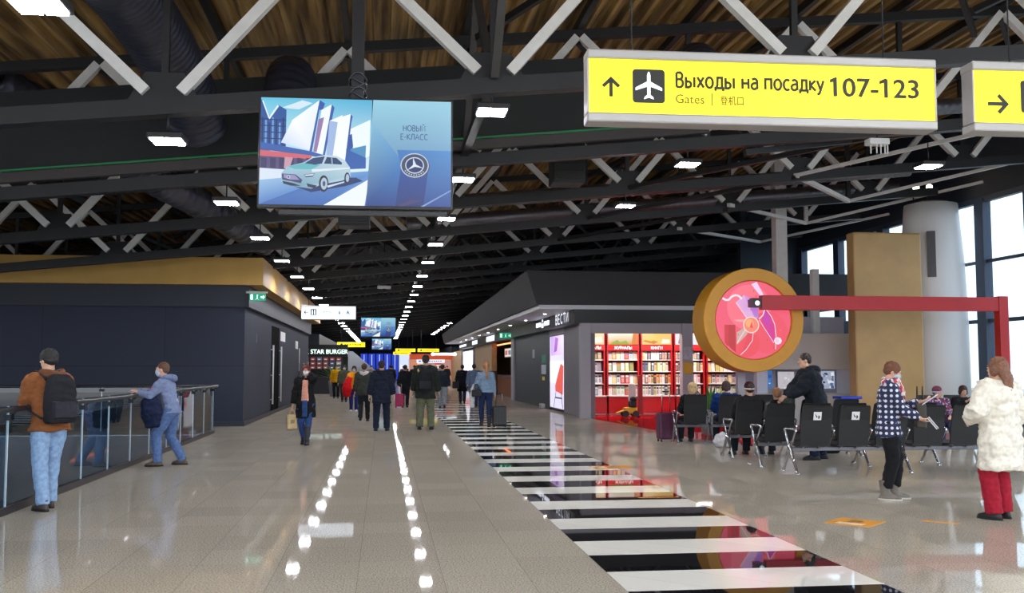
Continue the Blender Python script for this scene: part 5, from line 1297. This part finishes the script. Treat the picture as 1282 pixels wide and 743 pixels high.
def suitcase(label, x, y, rz, rgb, w=.36, h=.52, d=.22, handle=.45, cat='suitcase', lean=0.):
    t = thing('suitcase', label, cat, (x,y,0), rz); t.rotation_euler = (lean,0,rz)
    mb = MB(); mb.box(-w/2,w/2,-d/2,d/2,.05,.05+h,bev=.035); body = mb.build('shell', mat('suitcase_%d_%d_%d' % rgb, rgb, .45, 0, .15, 15, .3, 40), t)
    mb = MB()
    for q in range(5): mb.box(-w*.4+q*w*.2-.008,-w*.4+q*w*.2+.008,-d/2-.006,d/2+.006,.1,h)
    mb.build('ridges', mat('suitcase_%d_%d_%d' % rgb, rgb), body)
    for sx in (-1,1):
        for sy in (-1,1): MB().cyl((sx*w*.4-.012,sy*d*.36,.028),.028,.024,14,'X').build('wheel', black_plastic, t)
    if handle:
        mb = MB(); mb.tube([(-.09,d*.3,h+.03),(-.09,d*.3,h+.05+handle),(-.07,d*.3,h+.07+handle),(.07,d*.3,h+.07+handle),(.09,d*.3,h+.05+handle),(.09,d*.3,h+.03)],.009,8); mb.build('telescopic_handle', chrome, t)
        mb = MB(); mb.tube([(-.075,d*.3,h+.07+handle),(.075,d*.3,h+.07+handle)],.015,8); mb.build('grip', black_plastic, t)
    return t
def cloth_bundle(name, label, cat, pts, rs, rgb, amp=.02):
    c = Vector(pts[0]); t = thing(name, label, cat, c)
    mb = MB(); mb.tube([Vector(p)-c for p in pts], rs, 14, flat=.6)
    add('cloth', remesh(mb, .014, amp, 9, 2, c.x*3), fabric('bundle_%d_%d_%d' % rgb, rgb), t); return t
def shoulder_bag(label, x, y, z, rz, rgb, w=.28, h=.22, d=.1, strap=.5, name='handbag'):
    t = thing(name, label, 'bag', (x,y,z), rz)
    MB().box(-w/2,w/2,-d/2,d/2,-h,0,bev=.025).build('bag_body', mat('leather_%d_%d_%d' % rgb, rgb, .5, 0, .12, 12, .3, 50), t)
    for sy in (-1,1):
        MB().tube([(-w*.3,sy*d*.4,-.02)]+[(-w*.3+w*.6*i/8, sy*d*.25, strap*math.sin(PI*i/8)*.5) for i in range(1,8)]+[(w*.3,sy*d*.4,-.02)],.007,6).build('handle', mat('leather_%d_%d_%d' % rgb, rgb), t)
    MB().box(-w*.2,w*.2,-d/2-.006,-d/2,-h*.6,-h*.35).build('label_patch', mat('patch_%d' % rgb[0], tuple(int(v*.7) for v in rgb), .6), t)
    return t

# polka dot cloth and scarf cloth
def dots_mat():
    m = bpy.data.materials.new('navy_polka_dot_cloth'); m.use_nodes = True; nt = m.node_tree; b = nt.nodes['Principled BSDF']; N = nt.nodes.new; Lk = nt.links.new
    tc = N('ShaderNodeTexCoord'); mp = N('ShaderNodeMapping'); mp.inputs['Scale'].default_value = (15,15,15); mp.inputs['Rotation'].default_value = (0,R(0),0)
    Lk(tc.outputs['Object'], mp.inputs[0])
    vm = N('ShaderNodeVectorMath'); vm.operation = 'FRACTION'; Lk(mp.outputs[0], vm.inputs[0])
    sub = N('ShaderNodeVectorMath'); sub.operation = 'SUBTRACT'; sub.inputs[1].default_value = (.5,.5,.5); Lk(vm.outputs[0], sub.inputs[0])
    sp = N('ShaderNodeSeparateXYZ'); Lk(sub.outputs[0], sp.inputs[0])
    def dd(a, b_):
        c = N('ShaderNodeCombineXYZ'); Lk(sp.outputs[a], c.inputs[0]); Lk(sp.outputs[b_], c.inputs[1]); l = N('ShaderNodeVectorMath'); l.operation = 'LENGTH'; Lk(c.outputs[0], l.inputs[0])
        q = N('ShaderNodeMath'); q.operation = 'LESS_THAN'; q.inputs[1].default_value = .27; Lk(l.outputs['Value'], q.inputs[0]); return q.outputs[0]
    mxm = N('ShaderNodeMath'); mxm.operation = 'MAXIMUM'
    # choose the plane that faces outwards most: side (x normal) or front (y normal)
    nm_ = N('ShaderNodeSeparateXYZ'); Lk(tc.outputs['Normal'], nm_.inputs[0])
    ab = N('ShaderNodeMath'); ab.operation = 'ABSOLUTE'; Lk(nm_.outputs[0], ab.inputs[0]); gt = N('ShaderNodeMath'); gt.operation = 'GREATER_THAN'; gt.inputs[1].default_value = .6; Lk(ab.outputs[0], gt.inputs[0])
    mixv = N('ShaderNodeMixRGB'); Lk(gt.outputs[0], mixv.inputs[0]); Lk(dd(0,2), mixv.inputs[1]); Lk(dd(1,2), mixv.inputs[2])
    mc = N('ShaderNodeMixRGB'); mc.inputs[1].default_value = (*lin((30,36,74)),1); mc.inputs[2].default_value = (*lin((220,222,230)),1); Lk(mixv.outputs[0], mc.inputs[0])
    Lk(mc.outputs[0], b.inputs['Base Color']); b.inputs['Roughness'].default_value = .75; return m
def blotch_mat(name, cols, scale):
    m = bpy.data.materials.new(name); m.use_nodes = True; nt = m.node_tree; b = nt.nodes['Principled BSDF']; N = nt.nodes.new; Lk = nt.links.new
    tc = N('ShaderNodeTexCoord'); v = N('ShaderNodeTexVoronoi'); v.inputs['Scale'].default_value = scale; Lk(tc.outputs['Object'], v.inputs['Vector'])
    sp = N('ShaderNodeSeparateColor'); Lk(v.outputs['Color'], sp.inputs[0]); r = N('ShaderNodeValToRGB'); r.color_ramp.interpolation = 'CONSTANT'
    while len(r.color_ramp.elements) < len(cols): r.color_ramp.elements.new(.5)
    for i, c in enumerate(cols): r.color_ramp.elements[i].position = i/len(cols); r.color_ramp.elements[i].color = (*lin(c),1)
    Lk(sp.outputs[0], r.inputs['Fac']); Lk(r.outputs['Color'], b.inputs['Base Color']); b.inputs['Roughness'].default_value = .8; return m
def denim(c): return c

# --- left foreground: brown jacket, seen from behind, turned to the rail
p, I = person('man in a brown jacket and pale jeans with a black backpack, at the left edge', -3.68, 11.75, 44, 1.80, lean=4, hands={'R':(.10,.36,1.12),'L':(-.06,.38,1.12)}, elbow={'R':(.6,-.5,-.7),'L':(-.6,-.5,-.7)},
    feet={'L':(-.10,-.12,0,6),'R':(.09,.12,0,-8)}, top=((128,78,44),.1,.035), legs=((138,166,200),.014), shoes=(62,50,44), boots=.0, hair=('short',(26,24,26)), hood=(104,66,44), head=(10,14), detail=2, palm={'R':(-1,0,.2),'L':(1,0,.2)}, curl={'R':40,'L':40})
backpack(I, 'black backpack on the man in the brown jacket', (30,30,36), .34, .52, .18, -.03)


# --- man in the hoodie leaning on the rail
p, I = person('man in a grey blue hoodie and jeans leaning on the glass rail', -3.42, 16.7, 88, 1.74, lean=14, pelvis=(0,-.05,.90), hands={'R':(.06,.47,1.19),'L':(-.12,.45,1.18)}, elbow={'R':(.7,-.3,-1),'L':(-.7,-.3,-1)},
    feet={'L':(-.12,.12,0,12),'R':(.12,-.22,0,-14)}, top=((122,134,168),.06,.02), legs=((88,112,156),.016), shoes=(86,68,52), skin=(214,166,142), hair=('buzz',(96,66,48)), mask=(176,200,228), hood=(112,124,158), head=(-6,4), detail=2, palm={'R':(0,0,-1),'L':(0,0,-1)}, curl={'R':20,'L':20})
cloth_bundle('held_jacket', 'navy jacket hanging over the arm of the man in the hoodie', 'jacket', [(-3.66,16.55,1.2),(-3.66,16.5,1.0),(-3.62,16.45,.8),(-3.6,16.42,.62)], [.08,.15,.17,.1], (24,32,60))
t = tag(MB().tube([(-3.92,17.6,1.13),(-3.9,17.75,1.2),(-3.85,17.85,1.16),(-3.86,17.95,1.13)],[.03,.05,.05,.03],10).build('red_shape', fabric('red_shape_fill',(170,40,50))), 'small red shape on the handrail right of the leaning man', 'bundle')  # short red tube shape resting on the handrail

# --- woman in the black coat
p, I = person('woman in an open black coat and pink sweater walking to the camera', -1.56, 20.8, 176, 1.64, female=True, hands={'L':(-.10,.06,1.52),'R':(.28,.02,.84)}, elbow={'L':(-.8,.5,-1)}, feet={'L':(-.06,.16,0,0),'R':(.06,-.1,.03,0,12)},
    top=((20,18,22),.36,.035), under=(214,150,130), legs=((44,70,120),.004), shoes=(38,40,46), boots=.32, hair=('bob',(110,34,34)), mask=(228,230,238), detail=2, palm={'L':(1,0,0),'R':(-1,0,0)})
hp = (I['M'] @ I['HR'].to_4d()).to_3d()
shoulder_bag('beige paper bag carried by the woman in the black coat', hp.x-.01, hp.y-.02, hp.z-.2, .3, (196,170,124), .2, .3, .11, .22, name='paper_bag')

# --- two men walking away
p, I = person('man in a long navy jacket and dark trousers walking away in mid hall', -.04, 25.0, -3, 1.76, hands={'L':(-.30,.02,.83),'R':(.30,.03,.83)}, feet={'L':(-.13,.03,0,10),'R':(.13,.1,0,-10)}, top=((27,33,50),.26,.045), legs=((26,36,52),.02), shoes=(24,22,26), hair=('short',(52,40,40)), hood=(24,30,44), detail=2)
p, I = person('tall man in a dark green parka, cap and olive trousers walking away', 1.06, 25.4, -4, 1.90, hands={'L':(-.31,.12,.86),'R':(.31,.1,.86)}, feet={'L':(-.13,.0,0,8),'R':(.13,.08,0,-10)}, top=((38,42,38),.22,.05), legs=((104,106,84),.028), shoes=(30,28,28), hair=('short',(40,34,30)), hat=((26,28,34),), hood=(44,44,42), hoodtrim=(190,166,120), detail=2)
backpack(I, 'black backpack on the man in the green parka', (26,28,32), .36, .5, .2, -.04)

# --- woman with the suitcase
p, I = person('woman in a blue grey sweater with a blond ponytail walking away on the crossing', 2.68, 26.3, 2, 1.73, female=True, hands={'R':(.24,.0,.86),'L':(-.2,.22,1.02)}, feet={'L':(-.08,.2,.02,4),'R':(.08,-.1,0,-4)}, top=((124,146,170),.02,.022), legs=((34,48,84),.008), shoes=(30,30,38), boots=.22, hair=('ponytail',(170,120,80)), detail=2)
suitcase('black ribbed suitcase pulled by the woman with the ponytail', 3.03, 26.2, .1, (44,44,46), .36, .5, .24, .3)
cloth_bundle('held_jacket', 'white jacket carried under the arm of the woman with the ponytail', 'jacket', [(2.4,26.5,1.12),(2.36,26.5,.95),(2.33,26.46,.7),(2.34,26.4,.5)], [.06,.1,.12,.07], (214,210,206))
shoulder_bag('black handbag at the hip of the woman with the ponytail', 2.42, 26.12, .98, .3, (24,24,28), .26, .18, .1, .3)

# --- yellow jackets and neighbours
person('person in a yellow jacket and black trousers, farther left one of the two in yellow', -2.36, 51.4, 178, 1.72, feet={'L':(-.1,.05,0,5),'R':(.1,-.05,0,-5)}, top=((236,178,20),.12,.04), legs=((26,26,32),.012), hair=('short',(60,40,32)), mask=(228,228,232), detail=1)
p, I = person('person in an orange yellow jacket and jeans carrying a red coat', -1.02, 35.7, 176, 1.64, female=True, hands={'R':(.2,.2,1.06),'L':(-.22,.12,1.0)}, feet={'L':(-.1,.1,0,5),'R':(.1,-.08,0,-5)}, top=((236,158,30),.08,.035), legs=((36,46,110),.01), shoes=(214,214,218), hair=('bob',(44,34,32)), mask=(230,230,236), hood=(220,140,30), detail=1)
cloth_bundle('held_coat', 'bright red coat over the arm of the person in the orange yellow jacket', 'coat', [(-1.16,35.45,1.2),(-1.24,35.4,1.0),(-1.26,35.4,.78),(-1.26,35.42,.55)], [.12,.2,.24,.17], (206,20,26))
person('person in a dark jacket with a white hood, left of the man in navy', -.55, 29.4, -6, 1.70, feet={'L':(-.08,-.2,.06,0,-30),'R':(.09,.16,0,0)}, top=((60,62,56),.16,.04), legs=((30,36,42),.012), hair=('short',(70,50,36)), hood=(214,210,216), detail=1)
suitcase('magenta suitcase rolling beyond the man in navy', .62, 39.0, .1, (170,20,90), .32, .5, .22, .35)
crowd = [(.85,39.4,0,1.68,(22,24,30),(28,30,40),(30,24,24),'person in black pulling the magenta suitcase'),
 (3.42,43.6,-5,1.70,(20,22,30),(34,44,70),(26,22,22),'person in a long black coat, left one of the pair on the crossing'),
 (3.62,40.2,-2,1.72,(98,112,140),(36,52,100),(40,30,26),'man in a grey blue shirt, right one of the pair on the crossing'),
 (2.25,38.5,-3,1.70,(40,48,62),(140,150,160),(36,30,30),'person in a slate jacket and pale trousers beyond the tall parka'),
 (-1.75,46,180,1.68,(90,92,80),(50,52,60),(70,50,40),'person in a grey green jacket between the two yellow jackets'),
 (-.7,60,180,1.7,(150,140,130),(60,60,70),(50,36,30),'distant person in beige behind the white hood'),
 (.4,58,0,1.72,(30,30,36),(36,38,46),(30,26,26),'distant person in black beside the man in navy'),
 (1.15,56,180,1.66,(120,70,60),(40,40,48),(60,40,30),'distant person in brown at the centre of the hall'),
 (1.9,62,0,1.72,(26,28,36),(30,32,44),(28,24,24),'distant person in black left of the tall parka'),
 (3.1,74,170,1.7,(50,60,80),(40,44,52),(40,30,26),'distant person in slate under the white bar sign'),
 (4.3,82,0,1.68,(120,60,50),(36,36,44),(150,70,40),'distant person with red hair before the red store'),
 (5.3,84,160,1.7,(30,30,34),(40,40,50),(30,26,26),'distant person in black at the red store, at right'),
 (-3.0,70,180,1.7,(110,100,96),(50,50,56),(60,44,36),'distant person in grey beside the slanted kiosk wall'),
 (0.0,84,0,1.7,(60,64,84),(44,46,60),(40,34,30),'far person in dull blue in the middle of the hall'),
 (-1.6,92,180,1.7,(140,120,120),(60,60,72),(60,44,40),'far person in pale pink before the departure board'),
 (-1.2,66,180,1.68,(170,150,140),(70,70,80),(70,50,40),'distant person in a cream jacket left of the hall centre'),
 (.6,70,0,1.7,(70,80,60),(60,60,64),(40,30,26),'distant person in moss green in the hall centre'),
 (1.5,76,180,1.7,(150,50,50),(40,40,48),(40,30,26),'distant person in a red top near the hall centre'),
 (-.3,76,0,1.72,(36,40,60),(36,38,50),(36,28,26),'distant person in dark blue behind the crowd'),
 (3.7,66,0,1.7,(150,150,156),(50,52,60),(50,40,34),'distant person in light grey on the far crossing'),
 (2.7,88,180,1.68,(190,180,170),(60,60,70),(60,44,36),'distant person in off white under the yellow signs'),
 (2.2,98,0,1.7,(44,46,52),(40,42,52),(36,30,28),'farthest person in charcoal in the middle distance')]
for x,y,f,h,tc,lc,hc,l in crowd:
    st = random.choice((.1,.16,.06))
    person(l, x, y, f, h, feet={'L':(-.09,st,0,3),'R':(.09,-st,.02,-3,10)}, top=(tc,random.choice((.1,.3)) if 'coat' not in l else .4,.04), legs=(lc,.012), hair=('short',hc), mask=(225,225,232) if f > 90 else None, detail=1 if y < 50 else 0)
shoulder_bag('black bag on the left side of the person in the long black coat', 3.12, 43.4, .95, 0, (20,20,24), .3, .3, .14, .3)
p = None

# --- right side: woman with the scarf
p, I = person('woman in a white dotted navy jacket and scarf reading a phone by the seats', 6.0, 11.35, -116, 1.66, female=True, lean=3, hands={'R':(.05,.36,1.02),'L':(-.04,.38,1.22)}, elbow={'R':(.5,-.4,-1),'L':(-.5,-.4,-1)}, feet={'L':(-.08,.05,0,6),'R':(.09,-.06,0,-8)},
    top=((34,40,80),.16,.03), pattern=dots_mat(), legs=((20,20,24),.018), shoes=(112,104,96), boots=.16, skin=(218,170,146), hair=('short',(104,62,38)), mask=(160,196,206), scarf=blotch_mat('red_white_scarf_cloth',[(200,70,80),(226,214,214),(60,60,110),(220,150,150),(230,226,226),(170,50,60)],28), head=(0,24), detail=2, palm={'R':(-.2,.2,1),'L':(.2,.2,1)}, curl={'R':35,'L':35})
P = lambda v: (I['M'] @ v.to_4d()).to_3d()
hl = P(I['HL']+Vector((.03,.11,.03))); t = thing('phone', 'pale phone held by the woman in the dotted jacket', 'phone', hl, R(-116)); t.rotation_euler = (R(35),0,R(-116))
MB().box(-.05,.05,-.11,.11,-.004,.004,bev=.003).build('shell', mat('pale_phone',(214,216,222),.3), t); MB().box(-.045,.045,-.1,.1,.0042,.005).build('display', mat('phone_display',(180,190,210),.2,emit=(170,180,200),estr=.5), t)
hr = P(I['HR']+Vector((.0,.1,-.02))); t = thing('paper_ticket', 'white rolled paper in the lower hand of the woman in the dotted jacket', 'paper', hr, R(-116)); MB().bar((0,0,.03),(.03,.1,-.1),.006,.03).build('sheet', mat('white_sheet',(232,232,236),.6), t); MB().bar((.001,.0,.033),(.031,.1,-.097),.007,.012).build('print', mat('paper_print',(150,150,160),.6), t)
shoulder_bag('dark brown handbag hanging in front of the woman in the dotted jacket', 6.38, 11.3, 1.14, R(-116), (52,46,38), .3, .3, .12, .4)

# --- person in the white coat at the right edge
p, I = person('person in a long white fur coat and red trousers at the right edge', 6.36, 9.72, 20, 1.70, female=True, hands={'L':(-.2,.22,1.05),'R':(.24,.1,.9)}, elbow={'L':(-.8,-.4,-.5)}, feet={'L':(-.1,.02,0,8),'R':(.1,.05,0,-8)}, top=((226,220,206),.42,.07), legs=((150,24,44),.03), shoes=(20,19,22), hair=('long',(120,80,60)), detail=2)

# --- standing man in the black puffer
p, I = person('bearded man in a black puffer jacket standing among the seats, bending over a coat', 7.34, 16.35, 74, 1.86, lean=14, hands={'R':(.12,.48,.98),'L':(-.1,.46,1.0)}, elbow={'R':(.5,-.6,-.8),'L':(-.5,-.6,-.8)}, feet={'L':(-.12,.05,0,8),'R':(.12,-.1,0,-8)}, top=((26,30,38),.14,.06), legs=((26,34,60),.02), shoes=(28,30,40), hair=('buzz',(50,40,36)), hood=(24,28,34), head=(4,10), detail=2)
cloth_bundle('held_coat', 'dark olive coat held over the seat back by the man in the puffer jacket', 'coat', [(6.94,16.42,1.12),(6.88,16.42,.98),(6.8,16.4,.8),(6.78,16.4,.55)], [.09,.17,.22,.16], (46,50,46))

# --- seated people seen over the seat backs
def seated(label, x, y, face, **k):
    kw = dict(pelvis=(0,-.05,.52), sitting=True, hands={'L':(-.12,.28,.66),'R':(.12,.28,.66)}, elbow={'L':(-.6,-.6,-.5),'R':(.6,-.6,-.5)}, feet={'L':(-.12,.45,0,5),'R':(.12,.47,0,-5)}, knee={'L':(0,.6,1),'R':(0,.6,1)}, palm={'L':(0,0,-1),'R':(0,0,-1)})
    kw.update(k); return person(label, x, y, face, **kw)
seated('seated person with blond curls and a black top beside the purple suitcase', 6.36, 20.2, 0, h=1.68, female=True, top=((22,22,26),.05,.04), legs=((34,34,40),.015), hair=('curly',(200,168,118)), detail=1)
seated('seated person in a bright blue jacket with dark brown hair', 7.08, 20.16, -6, h=1.72, top=((24,56,120),.05,.05), legs=((30,32,44),.015), hair=('bob',(58,36,34)), detail=1, head=(0,8))
seated('seated person in black with a dark red knitted hat', 6.4, 17.04, 0, h=1.76, top=((26,26,30),.05,.045), legs=((30,32,40),.015), hair=('short',(40,30,30)), hat=((66,18,30),(190,170,160)), detail=1)
seated('seated person with light brown hair and a grey collar', 6.9, 17.03, 3, h=1.62, top=((130,128,134),.05,.04), legs=((40,42,52),.015), hair=('short',(150,106,72)), detail=1)
seated('girl with dark hair and a black jacket sitting towards the camera at right', 11.42, 18.58, 170, h=1.62, female=True, top=((24,24,30),.05,.04), legs=((40,42,60),.012), hair=('bob',(52,30,26)), head=(0,14), detail=1, hands={'L':(-.06,.34,.98),'R':(.08,.34,.98)})
seated('child in a red and blue flowered jacket left of the girl in black', 10.88, 18.58, 172, h=1.60, female=True, top=((90,50,80),.05,.04), pattern=blotch_mat('flowered_cloth',[(40,44,90),(150,50,70),(60,60,110),(190,150,160),(50,40,80)],34), legs=((60,60,90),.012), hair=None or ('short',(80,60,70)), hat=((120,60,80),(180,180,200)), detail=1, head=(30,0))
suitcase('purple soft suitcase with a raised chrome handle by the blond person', 5.98, 20.7, .1, (84,34,66), .44, .56, .26, .42)
t = cloth_bundle('pale_bag', 'pale plastic bag on the floor between the benches', 'bag', [(6.6,19.0,.02),(6.6,19.0,.12),(6.61,19.0,.24),(6.62,19.0,.3)], [.14,.2,.15,.04], (206,202,206))
t = cloth_bundle('striped_bag', 'red and white bag on the floor under the benches', 'bag', [(7.2,19.2,.02),(7.2,19.2,.12),(7.2,19.2,.25),(7.2,19.2,.3)], [.14,.2,.15,.05], (190,60,66))
t = cloth_bundle('dark_bag', 'black bag on the floor beside the shoes of the man in the puffer jacket', 'bag', [(8.0,17.3,.02),(8.0,17.3,.1),(8.0,17.3,.2),(8.02,17.3,.24)], [.16,.22,.16,.05], (26,28,36))

# ================================================================ LIGHT, CAMERA
w = bpy.data.worlds.new('daylight'); SC.world = w; w.use_nodes = True
nt = w.node_tree; bg = nt.nodes['Background']
tc = nt.nodes.new('ShaderNodeTexCoord'); sp = nt.nodes.new('ShaderNodeSeparateXYZ'); rp = nt.nodes.new('ShaderNodeValToRGB')
rp.color_ramp.elements[0].position = .0; rp.color_ramp.elements[0].color = (.62,.66,.72,1)
rp.color_ramp.elements[1].position = .12; rp.color_ramp.elements[1].color = (.82,.9,1.,1)
nt.links.new(tc.outputs['Generated'], sp.inputs[0]); nt.links.new(sp.outputs[2], rp.inputs['Fac']); nt.links.new(rp.outputs['Color'], bg.inputs['Color'])
bg.inputs['Strength'].default_value = 3.2

f_px = 1250.; th = math.atan(88.5/f_px); psi = math.atan(161/f_px*math.cos(th))
cd = bpy.data.cameras.new('camera'); cam = bpy.data.objects.new('camera', cd); COL.objects.link(cam)
cd.sensor_width = 36; cd.sensor_fit = 'HORIZONTAL'; cd.lens = 36*f_px/1282.; cd.clip_end = 400
cam.location = (0,0,1.57); cam.rotation_euler = (PI/2+th, 0, -psi)
SC.camera = cam
SC.view_settings.view_transform = 'Standard'; SC.view_settings.look = 'None'; SC.view_settings.gamma = 1; SC.view_settings.use_curve_mapping = False
SC.view_settings.exposure = 0
SC.cycles.max_bounces = 6; SC.cycles.transparent_max_bounces = 12; SC.cycles.sample_clamp_indirect = 6; SC.cycles.use_light_tree = True
